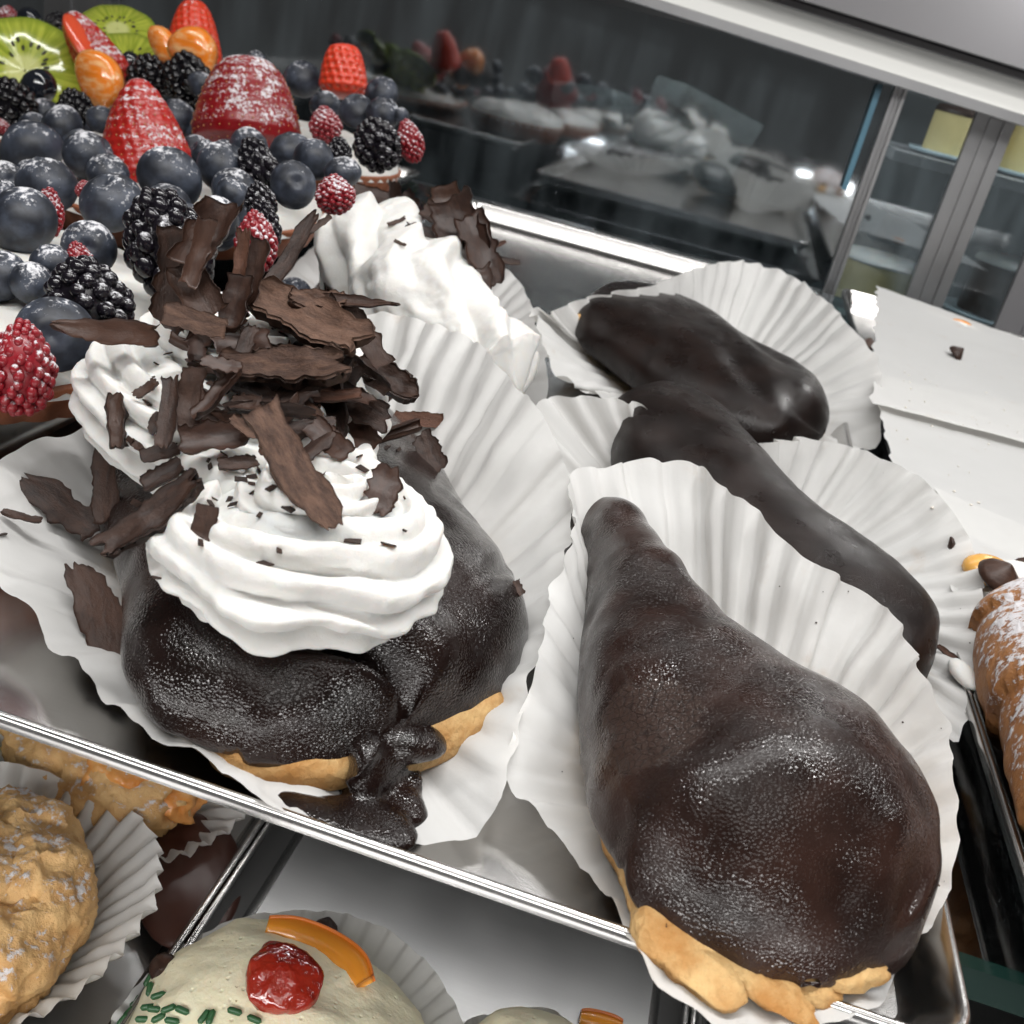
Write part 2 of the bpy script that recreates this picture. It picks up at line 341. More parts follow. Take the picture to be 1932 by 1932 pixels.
# ------------------------------------------------------------------ trays
def rrect(x0, x1, y0, y1, rad, n=7):
    o = []
    for cx, cy, a0 in ((x1-rad, y1-rad, 0), (x0+rad, y1-rad, 90), (x0+rad, y0+rad, 180), (x1-rad, y0+rad, 270)):
        for k in range(n):
            a = math.radians(a0+90*k/(n-1)); o.append((cx+rad*math.cos(a), cy+rad*math.sin(a)))
    return np.array(o)
def tray(label, x0, x1, y0, y1, z, h=1.0, mat=STEEL, rim=STEEL_R, flare=.75, lip=.26, k=0.):
    t = thing('steel_tray', ((x0+x1)/2, (y0+y1)/2, z), label, 'tray', 'steel display trays')
    def ring(g, zz):
        q = rrect(x0-g, x1+g, y0-g, y1+g, max(.3, .5+g*.6)); return np.column_stack([q, z+(zz-z)*(1+(k*np.clip((q[:, 1]-y0)/(y1-y0), 0, 1) if zz > z+.1 else np.zeros(28)))])
    fl = ring(0, z); mk('floor', fl, [tuple(range(28))], mat, t, False)
    support(fl, [tuple(range(28))])
    R = [ring(.003, z+.004), ring(.22, z+.08), ring(.34, z+.3), ring(flare, z+h-.12), ring(flare+.1, z+h), ring(flare+lip*.8, z+h+.03), ring(flare+lip, z+h-.06), ring(flare+lip, z+h-.32), ring(flare+lip-.08, z+h-.36), ring(flare+lip-.1, z+h-.1), ring(flare+.2, z+h-.14), ring(.36, z+.12), ring(.2, z-.06), ring(.0, z-.08)]
    V = np.vstack(R); o = mk('rim', V, gridf(len(R), 28, cv=True), rim, t)
    sm = [abs(V[f[0]][2]-V[f[1]][2]) for f in gridf(len(R), 28, cv=True)]
    return t
tray('steel tray holding the chocolate eclairs in fluted papers', -19.3, 7.8, 16.5, 86.0, .1, k=.35)
tray('steel tray at right lined with white parchment and powdered strudels', 11.8, 44, 15, 91, .1, k=.4)
tray('steel tray with the berry tarts, its corner gleaming beside the back glass', -62, -24.3, 13, 81.4, 2.3, .9)
ZL = -12.9
tray('lower steel tray at left holding pale sugared pastries', -34, -10.4, 4, 60, ZL, 1.5, STEEL_L)
tray('lower steel tray in the middle under the cream-topped cassata cakes', -8.3, 5.3, 4, 60, ZL, 1.5, STEEL_L)
tray('lower steel tray at the bottom right edge below the chocolate eclair', 7.4, 34, 4, 60, ZL, 1.5, STEEL_L)
# ------------------------------------------------------------------ fluted papers
def paper(rimpx, cpx, label, N=44, amp=.34, n=None, flat=.40, seed=0, crumple=.10, z0=.16, sup=True, flatten=None, zbase=0.16):
    C = P(*cpx, zbase); C[2] = zbase
    rim = np.array([P(u, v, z) for u, v, z in rimpx])
    q = interp(rim, np.linspace(0, 1, 600, endpoint=False), True)
    ln = np.r_[0, np.cumsum(np.linalg.norm(np.diff(np.vstack([q, q[:1]]), axis=0), axis=1))]
    K = N*11; tt = np.interp(np.linspace(0, ln[-1], K, endpoint=False), ln, np.arange(601)/600.)
    rr = interp(rim, tt, True)
    m = 26; ss = np.linspace(0.02, 1, m)
    G = np.zeros((m, K, 3))
    hs = np.clip((ss-flat)/(1-flat), 0, 1)
    for i, s in enumerate(ss):
        G[i, :, :2] = C[:2]+(rr[:, :2]-C[:2])*s
        G[i, :, 2] = zbase+(rr[:, 2]-zbase)*(hs[i]**1.35)
    du = np.roll(G, -1, 1)-np.roll(G, 1, 1); dv = np.gradient(G, axis=0)
    nn = np.cross(du, dv); nn /= np.linalg.norm(nn, axis=2, keepdims=True)+1e-9
    nn *= np.sign(nn[:, :, 2:3]+1e-9)
    k = np.arange(K)/K*N
    rs = np.random.RandomState(seed); ph = np.interp(np.arange(K), np.linspace(0, K, N+1), np.r_[0, np.cumsum(rs.uniform(.75, 1.25, N))]); ph = ph/ph[-1]*N if ph[-1] else k
    tri = 2*np.abs(2*((ph+.25) % 1)-1)-1; tri = .6*(2*np.abs(np.sin(math.pi*ph))**.7-1)+.4*tri
    am = amp*(1+.45*vn(np.column_stack([np.arange(K)/K*9, np.zeros(K), np.zeros(K)]), 1, seed+3))
    if flatten is not None: am = am*np.interp(np.arange(K)/K, *flatten)
    prof = np.clip((ss-flat*.85)/(1-flat*.85), 0, 1)**.8
    up = .35*amp*prof[:, None]*tri[None, :]
    G += nn*(prof[:, None]*am[None, :]*tri[None, :])[:, :, None]
    G += nn*(crumple*fbm(G, .8, seed, 4)*(.25+prof[:, None])+.22*vn(G, .28, seed+9)*prof[:, None])[:, :, None]
    G[-1] += (G[-1]-G[-2])*(.25*vn(np.column_stack([np.arange(K)/5., np.zeros(K), np.zeros(K)]), 1, seed))[:, None]
    G[:, :, 2] = np.maximum(G[:, :, 2], zbase-.05)
    V = np.vstack([G.reshape(-1, 3), [C]])
    Fc = gridf(m, K, cv=True)+[(m*K, j, (j+1) % K) for j in range(K)]
    o = mk('fluted_paper', V, Fc, PAPER, sup=sup)
    return tag(o, label, 'paper', 'fluted white pastry papers')
paper([(1070, 897, 4.5), (1140, 879, 4.8), (1228, 868, 5), (1322, 884, 5), (1381, 928, 5), (1422, 962, 4.8), (1494, 1029, 4.5), (1567, 1080, 4.3), (1641, 1119, 4), (1705, 1193, 3.8), (1749, 1281, 3.5), (1782, 1360, 3), (1800, 1440, 2.6), (1806, 1530, 2), (1804, 1616, 1.6), (1780, 1680, 1.3), (1757, 1727, 1.2), (1704, 1800, 1.2), (1651, 1885, 1.2), (1560, 1910, 1.25), (1493, 1925, 1.25), (1400, 1938, 1.25), (1330, 1905, 1.25), (1256, 1864, 1.25), (1208, 1800, 1.2), (1140, 1711, .8), (1092, 1653, .6), (1013, 1553, .8), (945, 1479, 1), (965, 1380, 1.6), (1000, 1290, 2.3), (1034, 1170, 3), (1056, 1070, 3.6), (1064, 985, 4.1)],
      (1440, 1500), 'fluted white paper under the big bare chocolate eclair in front', 43, .24, seed=1, crumple=.12, flatten=([0, .03, .3, .42, .5, .72, .8, .97, 1], [.3, .9, 1.1, .6, .2, .25, .4, .3, .3]))
paper([(689, 590, 5), (748, 591, 5.4), (797, 601, 5.8), (856, 626, 6), (905, 649, 6.1), (951, 698, 6.1), (1000, 760, 6), (1052, 842, 5.3), (1080, 930, 4.2), (1074, 1050, 3.4), (1050, 1170, 2.6), (1010, 1280, 2.1), (985, 1380, 1.7), (970, 1450, 1.4), (948, 1518, 1), (925, 1565, .6), (870, 1595, .4), (800, 1608, .3), (740, 1602, .3), (660, 1580, .7), (570, 1545, 1.1), (500, 1517, 1.25), (440, 1475, 1.3), (390, 1438, 1.3), (330, 1400, 1.3), (274, 1375, 1.3), (220, 1340, 1.4), (190, 1312, 1.3), (148, 1249, 1.2), (100, 1233, 1.2), (79, 1175, 1.3), (32, 1122, 1.4), (0, 1096, 1.5), (-60, 1020, 2.2), (-40, 920, 2.9), (30, 850, 3.2), (89, 825, 3.3), (150, 810, 3.6), (250, 740, 3.8), (400, 660, 4.2), (560, 610, 4.6)],
      (560, 1180), 'fluted white paper under the cream-topped eclair with chocolate shavings', 42, .21, seed=2, crumple=.12, flatten=([0, .2, .4, .48, .55, .8, .9, 1], [1, 1, .8, .25, .3, .45, .8, 1]))
paper([(1012, 771, 4), (1037, 751, 4.2), (1101, 744, 4.5), (1155, 754, 4.5), (1220, 770, 4.5), (1300, 800, 4.4), (1420, 835, 4.2), (1523, 827, 4), (1616, 844, 4), (1670, 869, 4), (1734, 901, 4), (1790, 955, 3.6), (1842, 1041, 3), (1857, 1110, 2.6), (1855, 1175, 2.2), (1845, 1242, 1.6), (1828, 1334, 1), (1795, 1390, .6), (1700, 1350, .4), (1560, 1250, .4), (1400, 1150, .4), (1250, 1080, .5), (1120, 1000, .8), (1030, 900, 2)],
      (1440, 1040), 'fluted white paper under the slim chocolate eclair in the second row', 41, .25, seed=3)
paper([(998, 596, 3), (1030, 592, 3.2), (1110, 560, 3.8), (1224, 538, 4.6), (1297, 510, 4.9), (1386, 493, 5), (1474, 510, 5), (1562, 569, 5), (1607, 618, 4.7), (1656, 677, 4), (1664, 751, 2.8), (1663, 795, 2), (1656, 844, 1), (1560, 870, .5), (1400, 860, .4), (1250, 800, .6), (1125, 750, 1.2), (1076, 722, 2), (1027, 663, 2.5)],
      (1340, 720), 'fluted white paper under the chocolate eclair farthest back', 39, .29, seed=4)
paper([(470, 600, 1.2), (520, 540, 1.6), (640, 440, 2), (800, 430, 2.4), (900, 470, 2.8), (985, 540, 3), (1015, 620, 3), (1035, 700, 2.6), (1022, 800, 1), (940, 840, .4), (800, 800, .3), (640, 720, .3), (520, 650, .6)],
      (790, 640), 'fluted white paper edge under the cream eclair in the second row', 34, .22, seed=5)
# ------------------------------------------------------------------ eclairs
def blob(c, a, rz=0., noise=.2, seed=0, nf=.6, nu=64, nv=40, zmin=None, tiltv=None, ridge=0.):
    V, Fc = ellip((0, 0, 0), a, nu, nv); V = V*(1+noise*fbm(V, nf, seed, 4)+ridge*(1-2*np.abs(vn(V*[1, 1, 1.6], nf*1.7, seed+2)))+ridge*.5*(1-2*np.abs(vn(V, nf*4.2, seed+3))))[:, None]
    V = V@np.array(Matrix.Rotation(rz, 3, 'Z')).T
    if tiltv is not None: V = V@np.array(Matrix.Rotation(tiltv, 3, 'X')).T
    V += np.array(c)
    if zmin is not None: V[:, 2] = np.maximum(V[:, 2], zmin)
    return V, Fc
def loft(st, n, th, off=0., e0=.12, e1=.12, pw=.9, noise=0., seed=0, t0=0., t1=1., nf=.45, extra=None, widen=0.):
    A = []
    for (L, R, zs, zt, zb) in st:
        A.append(np.r_[P(*L, zs), P(*R, zs), zt, zb])
    t = np.linspace(t0, t1, n); B = interp(A, t)
    # round ends
    tn = (t-t0)/(t1-t0)
    k = np.ones(n); k = np.where(tn < e0, np.sqrt(np.clip(1-((e0-tn)/e0)**2, 0, 1)), k); k = np.where(tn > 1-e1, np.sqrt(np.clip(1-((tn-1+e1)/e1)**2, 0, 1)), k)
    k = np.maximum(k, .02)
    L, R, zt, zb = B[:, :3], B[:, 3:6], B[:, 6], B[:, 7]
    Mi = (L+R)/2; Wv = (R-L)/2; wl = np.linalg.norm(Wv, axis=1, keepdims=True)
    zc = Mi[:, 2]
    th = np.asarray(th); th = np.tile(th, (n, 1)) if th.ndim == 1 else th
    of = np.asarray(off); of = np.tile(of, (n, 1)) if of.ndim <= 1 and of.size > 1 else np.full(th.shape, float(off)) if of.size == 1 else of
    c, s = np.cos(th), np.sin(th); c = np.sign(c)*np.abs(c)**pw; s = np.sign(s)*np.abs(s)**pw
    kk = k[:, None]
    G = Mi[:, None, :]+(Wv/wl)[:, None, :]*((wl*kk+of)*c)[:, :, None]
    hz = np.where(s > 0, ((zt-zc)[:, None]*kk+of), ((zc-zb)[:, None]*kk+of))
    G[:, :, 2] += hz*s
    if noise:
        nr = G-Mi[:, None, :]; nr /= np.linalg.norm(nr, axis=2, keepdims=True)+1e-9
        G += nr*(noise*fbm(G, nf, seed, 3)*np.minimum(1, kk*1.5))[:, :, None]
    if extra is not None: G = extra(G, tn, th)
    return G
def solid(G, cv=True):
    n, m = G.shape[:2]; V = np.vstack([G.reshape(-1, 3), G[0].mean(0)[None], G[-1].mean(0)[None]])
    Fc = gridf(n, m, cv=cv)
    if cv:
        Fc += [(n*m, (j+1) % m, j) for j in range(m)]+[(n*m+1, (n-1)*m+j, (n-1)*m+(j+1) % m) for j in range(m)]
    return V, Fc
def glaze(st, aL, aR, n=120, m=64, off=.16, seed=0, noise=.15, drips=(), rag=.17, **kw):
    t = np.linspace(0, 1, n); ra = vn(np.column_stack([t*9, t*0, t*0]), 1, seed+20); rb = vn(np.column_stack([t*9, t*0+5, t*0]), 1, seed+21)
    hf = vn(np.column_stack([t*31, t*0+9, t*0]), 1, seed+22); a_l = np.interp(t, *aL)+rag*(ra+.5*hf); a_r = np.interp(t, *aR)+rag*(rb+.5*hf)
    for side, tc, wd, am in drips:
        g = am*np.exp(-((t-tc)/wd)**2)
        if side == 'L': a_l = a_l+g
        else: a_r = a_r+g
    lo = -a_r; hi = math.pi+a_l
    f = np.linspace(0, 1, m)
    th = lo[:, None]+(hi-lo)[:, None]*f[None, :]
    th = np.column_stack([lo+.05, lo-.03, lo-.05, th[:, 1:-1], hi+.05, hi+.03, hi-.05])
    of = np.full(th.shape, off); of[:, 0] = -.3; of[:, 1] = -.02; of[:, 2] = off*.7; of[:, -1] = -.3; of[:, -2] = -.02; of[:, -3] = off*.7
    return loft(st, n, th, of, noise=noise, seed=seed, **kw)
def eclair(name, label, st, choux_st, aL, aR, mat, seed, drips=(), loc=None, extra=None, **kw):
    c = loft(choux_st, 90, np.linspace(0, 2*math.pi, 56, endpoint=False), 0., noise=.17, seed=seed+50, nf=1.1, e0=.15, e1=.18)
    t = thing(name, loc if loc is not None else c.reshape(-1, 3).mean(0)*[1, 1, 0]+[0, 0, .2], label, 'eclair', 'chocolate eclairs in fluted papers')
    V, Fc = solid(c); mk('choux_shell', V, Fc, CHOUX, t, sup=True)
    g = glaze(st, aL, aR, seed=seed, drips=drips, extra=extra, **kw); V, Fc = solid(g, False)
    mk('chocolate_glaze', V, Fc, mat, t, sup=True)
    return t
zA = 2.1
stA = [((1068, 943), (1112, 952), 3.0, 3.7, 2.4), ((1096, 1040), (1182, 1030), 2.8, 4.2, 1.5), ((1118, 1130), (1240, 1128), 2.6, 4.3, 1), ((1100, 1250), (1316, 1243), 2.4, 4.4, .8), ((1106, 1370), (1448, 1356), 2.2, 4.65, .6), ((1125, 1470), (1612, 1470), zA, 4.8, .5), ((1158, 1570), (1722, 1590), zA, 4.8, .5), ((1196, 1660), (1750, 1690), 1.9, 4.4, .5), ((1272, 1755), (1718, 1790), 1.6, 3.4, .5), ((1390, 1850), (1665, 1868), 1.4, 2.5, .6)]
stAx = [((1110, 1060), (1180, 1040), 2.2, 3., 1.5), ((1118, 1250), (1275, 1250), 1.8, 3., .5), ((1112, 1400), (1490, 1420), 1.5, 3.4, .4), ((1145, 1580), (1730, 1600), 1.3, 3.6, .3), ((1178, 1700), (1730, 1720), 1.3, 3.2, .5), ((1228, 1800), (1670, 1815), 1.2, 1.9, .7), ((1360, 1885), (1580, 1892), 1.1, 1.5, .8)]
PNODE = []
_locA = np.array([4., 21., .2])
CHOCP = choc_patch()
def exA(G, tn, th):
    T = tn[:, None]
    def g(t0, w0, a0, w1, am, sk=0.): return am*np.exp(-((T-t0-sk*(th-a0))/w0)**2)*np.exp(-((th-a0)/w1)**2)
    G[:, :, 2] += g(.84, .05, 1.1, .30, .32)+g(.86, .05, .45, .2, .25)-g(.90, .05, 1.45, .22, .30)-g(.88, .04, .75, .16, .34, -.05)-g(.93, .03, .35, .15, .25)
    G[:, :, 2] += g(.55, .12, 2.3, .35, -.25)+g(.33, .10, 1.2, .4, .22)+g(.70, .08, 1.9, .4, .16)-g(.46, .05, .9, .5, .18, .12)
    return G
eclair('chocolate_eclair', 'big bare chocolate eclair in front, glaze smooth with a dull crackled patch', stA, stAx, ([0, .55, .75, 1], [.5, .4, .05, .15]), ([0, .5, 1], [.6, .5, .35]), CHOCP, 11, drips=(('L', .985, .02, .5), ('R', .95, .03, .3)), loc=_locA, extra=exA, e0=.14, e1=.12)
tA = bpy.data.objects['chocolate_eclair']
V, Fc = join([blob(hit(1318, 1832)-toc*.25, (.95, .5, .35), -.5, .15, 401, 1.4, 30, 20, ridge=.12), blob(hit(1440, 1868)-toc*.2, (1.0, .36, .28), -.3, .2, 402, 1.6, 30, 20, ridge=.15), blob(hit(1535, 1878)-toc*.15, (.5, .32, .28), .1, .25, 403, 1.8, 30, 20, ridge=.18), blob(hit(1612, 1845)-toc*.25, (.7, .3, .3), .4, .25, 404, 1.8, 30, 20, ridge=.2)])
mk('torn_choux', V, Fc, CHOUX, tA)
PNODE[0].inputs[1].default_value = tuple(hit(1225, 1365)-_locA)
stC = [((1138, 785), (1172, 760), 3.2, 4.2, 2.2), ((1172, 875), (1262, 775), 2.8, 4.5, 1.2), ((1245, 955), (1348, 815), 2.6, 4.5, .8), ((1312, 1025), (1428, 912), 2.4, 4.3, .6), ((1392, 1100), (1510, 998), 2.2, 4.0, .5), ((1478, 1175), (1602, 1060), 2.0, 3.7, .5), ((1572, 1250), (1682, 1120), 1.8, 3.4, .5), ((1655, 1300), (1745, 1185), 1.6, 3., .5), ((1720, 1318), (1770, 1250), 1.5, 2.4, .5)]
def shrink(st, dz=-.4, k=.93):
    o = []
    for (L, R, a, b, c) in st:
        m = ((L[0]+R[0])/2, (L[1]+R[1])/2); o.append((tuple(m[i]+(L[i]-m[i])*k for i in (0, 1)), tuple(m[i]+(R[i]-m[i])*k for i in (0, 1)), a, b+dz, c-.1))
    return o
eclair('chocolate_eclair', 'slim chocolate eclair half hidden behind the front paper, second row', stC, shrink(stC), ([0, 1], [.5, .4]), ([0, 1], [.5, .4]), CHOC_SAT, 21, e0=.12, e1=.1, noise=.08)
stD = [((1066, 612), (1102, 575), 2.6, 3.8, 1.8), ((1130, 660), (1195, 568), 2.2, 4., 1), ((1225, 730), (1300, 605), 2., 4., .6), ((1330, 790), (1400, 668), 1.9, 3.9, .5), ((1430, 830), (1500, 730), 1.8, 3.7, .5), ((1530, 850), (1578, 790), 1.7, 3.2, .5)]
def exD(G, tn, th):
    for c0, a0 in ((.62, 1.9), (.72, 1.2), (.85, 2.1)):
        G[:, :, 2] -= .38*np.exp(-((tn[:, None]-c0-.10*(th-1.6))/.10)**2*1.)*np.exp(-((th-a0-(tn[:, None]-c0)*1.5)/.28)**2)
    return G
tD = eclair('chocolate_eclair', 'plump chocolate eclair with grooves in its glaze, lying farthest back', stD, shrink(stD, -.3, .97), ([0, 1], [.5, .4]), ([0, 1], [.5, .4]), CHOC_SAT, 31, e0=.14, e1=.16, extra=exD, noise=.09)
stB = [((165, 880), (470, 640), 2.2, 4.1, .5), ((190, 960), (640, 730), 2.2, 4.4, .5), ((225, 1070), (780, 880), 2.2, 4.6, .5), ((240, 1180), (885, 1030), 2.1, 4.6, .5), ((275, 1290), (955, 1130), 1.9, 4.4, .5), ((350, 1375), (978, 1230), 1.6, 3.9, .5), ((465, 1430), (935, 1325), 1.4, 3.1, .4), ((560, 1462), (840, 1398), 1.3, 2.4, .4)]
stBx = [((175, 900), (460, 660), 1.8, 3., .5), ((230, 1080), (780, 890), 1.4, 3., .4), ((255, 1220), (930, 1080), 1.2, 2.9, .3), ((310, 1330), (965, 1230), 1.1, 2.5, .3), ((400, 1440), (958, 1340), 1.0, 2.2, .25), ((520, 1515), (905, 1428), .9, 1.8, .3)]
def exB(G, tn, th):                       # the deep crease between two folded lobes, running to the drip
    T = tn[:, None]; c = .93-.30*(th-1.40); win = np.exp(-((th-1.55)/.62)**4)
    G[:, :, 2] -= 1.0*np.exp(-((T-c)/.034)**2)*win
    G[:, :, 2] += .45*np.exp(-((T-c+.11)/.075)**2)*win+.30*np.exp(-((T-c-.09)/.06)**2)*win
    G[:, :, 2] -= .25*np.exp(-((T-.6-.2*(th-.6))/.03)**2)*np.exp(-((th-.6)/.4)**2)
    return G
tB = eclair('cream_eclair', 'chocolate eclair piled with whipped cream and dark shavings, drip of glaze in front', stB, stBx, ([0, .5, .8, 1], [.5, .4, .05, .0]), ([0, .6, .8, 1], [.5, .4, .1, -.25]), CHOC_WET, 41, e0=.12, e1=.13, extra=exB, drips=(('L', .99, .03, .3),))
# glaze drip that ran on to the paper
def tube(path, rad, m=20, noise=.06, seed=0, squash=None, wa=1., wb=1.):
    A = np.column_stack([np.array(path), rad]); n = 50; B = interp(A, np.linspace(0, 1, n)); p, r = B[:, :3], np.maximum(B[:, 3], .02)
    tg = np.gradient(p, axis=0); tg /= np.linalg.norm(tg, axis=1, keepdims=True)
    up = np.array([0, 0, 1.]); a = np.cross(tg, up); a /= np.linalg.norm(a, axis=1, keepdims=True)+1e-9; b = np.cross(a, tg)
    th = np.linspace(0, 2*math.pi, m, endpoint=False)
    e = np.sqrt(np.clip(1-(np.abs(np.linspace(-1, 1, n))**6), .0, 1)); r = r*np.maximum(e, .05)
    G = p[:, None, :]+r[:, None, None]*(wa*np.cos(th)[None, :, None]*a[:, None, :]+wb*np.sin(th)[None, :, None]*b[:, None, :])
    G += noise*fbm(G, .9, seed)[:, :, None]*np.array([1, 1, .6])
    if squash is not None: G[:, :, 2] = np.maximum(G[:, :, 2], squash)
    return solid(G)
def remesh(V, Fc, vox, it):
    o = bpy.data.objects.new('tmp', md('tmp', V, Fc, CHOC)); sc.collection.objects.link(o)
    m = o.modifiers.new('r', 'REMESH'); m.mode = 'VOXEL'; m.voxel_size = vox*S
    m = o.modifiers.new('s', 'SMOOTH'); m.iterations = it; m.factor = .6
    me = bpy.data.meshes.new_from_object(o.evaluated_get(bpy.context.evaluated_depsgraph_get()))
    V = np.array([v.co[:] for v in me.vertices])/S; Fc = [tuple(p.vertices) for p in me.polygons]
    bpy.data.objects.remove(o); bpy.data.meshes.remove(me); return V, Fc
def hp_(u, v, k=.0): return hit(u, v)-toc*k
V, Fc = join([tube([hp_(655, 1385, .35), hp_(690, 1412, .25), hp_(712, 1450, .15), hp_(708, 1505, .05), hp_(690, 1556, .0)], [.75, .95, .85, .8, .6], seed=3, squash=.12, wa=1.15, wb=.5, noise=.1),
              tube([hp_(700, 1395, .35), hp_(760, 1398, .3), hp_(805, 1402, .2), hp_(836, 1412, .1)], [.7, .75, .6, .3], seed=6, wa=1., wb=.6),
              tube([hp_(738, 1420, .3), hp_(752, 1470, .12), hp_(760, 1510, .0), hp_(756, 1535, .0)], [.5, .42, .5, .5], seed=4, squash=.12, wb=.65),
              ellip(hit(690, 1556), (1.15, .75, .3), 24, 14), ellip(hit(600, 1536)-[0, 0, .05], (1.3, .5, .2), 24, 14), ellip(hit(757, 1532), (.62, .5, .32), 20, 12), ellip(hit(650, 1545), (.9, .6, .25), 20, 12)])
mk('glaze_drip', *remesh(V, Fc, .07, 12), CHOC_WET, tB, sup=True)
# choux seen through the torn glaze of the far eclair
V, Fc = ellip(P(1096, 604, 2.85), (.5, .3, .32), rot=np.array(Matrix.Rotation(.5, 3, 'Z'))); mk('bare_choux_spot', V, Fc, CHOUX, tD)
# ------------------------------------------------------------------ whipped cream
def rope(path, rad, lobes=7, depth=.24, twist=1.2, n=260, m=84, seed=0, wob=.09, flatz=1., e0=.05, e1=.12):
    A = np.column_stack([np.array(path, float), rad]); t = np.linspace(0, 1, n); B = interp(A, t); p, r = B[:, :3], B[:, 3]
    k = np.where(t < e0, np.sqrt(np.clip(1-((e0-t)/e0)**2, 0, 1)), 1.); k = np.where(t > 1-e1, np.clip((1-t)/e1, 0, 1)**.6, k); r = np.maximum(r*k, .02)
    tg = np.gradient(p, axis=0); tg /= np.linalg.norm(tg, axis=1, keepdims=True)
    a = np.cross(tg, [0, 0, 1.]); a /= np.linalg.norm(a, axis=1, keepdims=True)+1e-9; b = np.cross(a, tg)
    th = np.linspace(0, 2*math.pi, m, endpoint=False)
    cc = np.stack(np.broadcast_arrays(np.cos(th)[None, :]*1.3, np.sin(th)[None, :]*1.3, (t*len(path)*.35)[:, None]), -1)
    ph = th[None, :]*lobes+twist*2*math.pi*t[:, None]*lobes/7+1.5*vn(cc, 1., seed+1)
    depth = depth*(.75+.6*vn(cc, 1.4, seed+2))
    x_ = (ph/(2*math.pi)) % 1; sh = np.where(x_ < .7, np.sin(x_/.7*math.pi/2), .5+.5*np.cos((x_-.7)/.3*math.pi)); sh = 1-depth*(1-sh)
    G = p[:, None, :]+(r[:, None]*sh)[:, :, None]*(np.cos(th)[None, :, None]*a[:, None, :]+flatz*np.sin(th)[None, :, None]*b[:, None, :])
    nr = G-p[:, None, :]; nr /= np.linalg.norm(nr, axis=2, keepdims=True)+1e-9
    G += nr*((wob*fbm(G, .55, seed, 3)+.03*fbm(G, 3.4, seed+5, 3))*k[:, None])[:, :, None]
    return solid(G)
def rosette(c, R0, R1, z0, z1, a0, turns, r0, r1, sx=1., sy=1., rz=0., k=26, **kw):
    pts, rad = [], []
    for i in range(k):
        f = i/(k-1); a = a0+turns*2*math.pi*f; R = R0+(R1-R0)*f**.9
        R *= 1+.09*math.sin(3*a+1); x, y = sx*R*math.cos(a), sy*R*math.sin(a); pts.append((c[0]+x*math.cos(rz)-y*math.sin(rz), c[1]+x*math.sin(rz)+y*math.cos(rz), z0+(z1-z0)*f**1.1)); rad.append(r0+(r1-r0)*f)
    return rope(pts, rad, **kw)
cB = P(560, 1015, 6.0)
cr1 = rosette((-6.4, 19.2), 2.1, .25, 4.75, 6.2, math.radians(165), 1.75, 1.38, 1.1, sx=1.12, sy=1.0, n=560, m=170, lobes=11, depth=.30, twist=2.6, seed=61, wob=.3)
cr3 = rosette((-8.6, 21.9), 1.7, .3, 4.7, 6.2, math.radians(90), 1.6, 1.45, 1.1, sx=1.25, rz=math.radians(140), n=320, m=150, lobes=10, depth=.3, twist=3, seed=66, wob=.25)
cr2 = rosette((-10.6, 24.4), 2.7, .3, 5.2, 7.3, math.radians(40), 1.9, 1.6, 1.3, sx=1.4, sy=1.05, rz=math.radians(140), n=440, m=190, lobes=12, depth=.28, twist=3, seed=62)
V, Fc = join([cr1]); mk('whipped_cream', V, Fc, CREAM, tB, sup=True)
V, Fc = join([cr3]); mk('whipped_cream', V, Fc, CREAM, tB, sup=True)
V, Fc = join([cr2]); mk('whipped_cream', V, Fc, CREAM, tB, sup=True)
# eclair E: coil of cream
stE = [((520, 650), (630, 520), 1.6, 3.1, .5), ((640, 710), (745, 550), 1.6, 3.1, .5), ((800, 775), (865, 615), 1.6, 3.1, .5), ((900, 810), (955, 690), 1.6, 3., .5), ((960, 820), (985, 765), 1.5, 2.6, .5)]
tE = eclair('cream_eclair', 'eclair under a long white shell of piped cream with a chocolate cluster at its back', stE, shrink(stE), ([0, 1], [.4, .4]), ([0, 1], [.4, .4]), CHOC, 51)
pts, rad = [], []
pa, pb = np.array([-15.6, 44.8, 4.3]), np.array([-5.6, 37.9, 3.9])
axv = (pb-pa)/np.linalg.norm(pb-pa); sd = np.array([-axv[1], axv[0], 0])
for i in range(14):
    f = i/13; a = 7*f
    pts.append(pa+(pb-pa)*f+sd*.28*math.sin(a)+np.array([0, 0, 1])*(.95-1.7*f*f+.15*math.sin(a*1.7))); rad.append((3.0-1.0*f*f)*(1+.07*math.sin(a*2.2)))
V, Fc = rope(pts, rad, n=360, m=170, lobes=6, depth=.27, twist=4.6, seed=63, e0=.16, e1=.10, flatz=.92, wob=.28); mk('whipped_cream', V, Fc, CREAM, tE, sup=True)
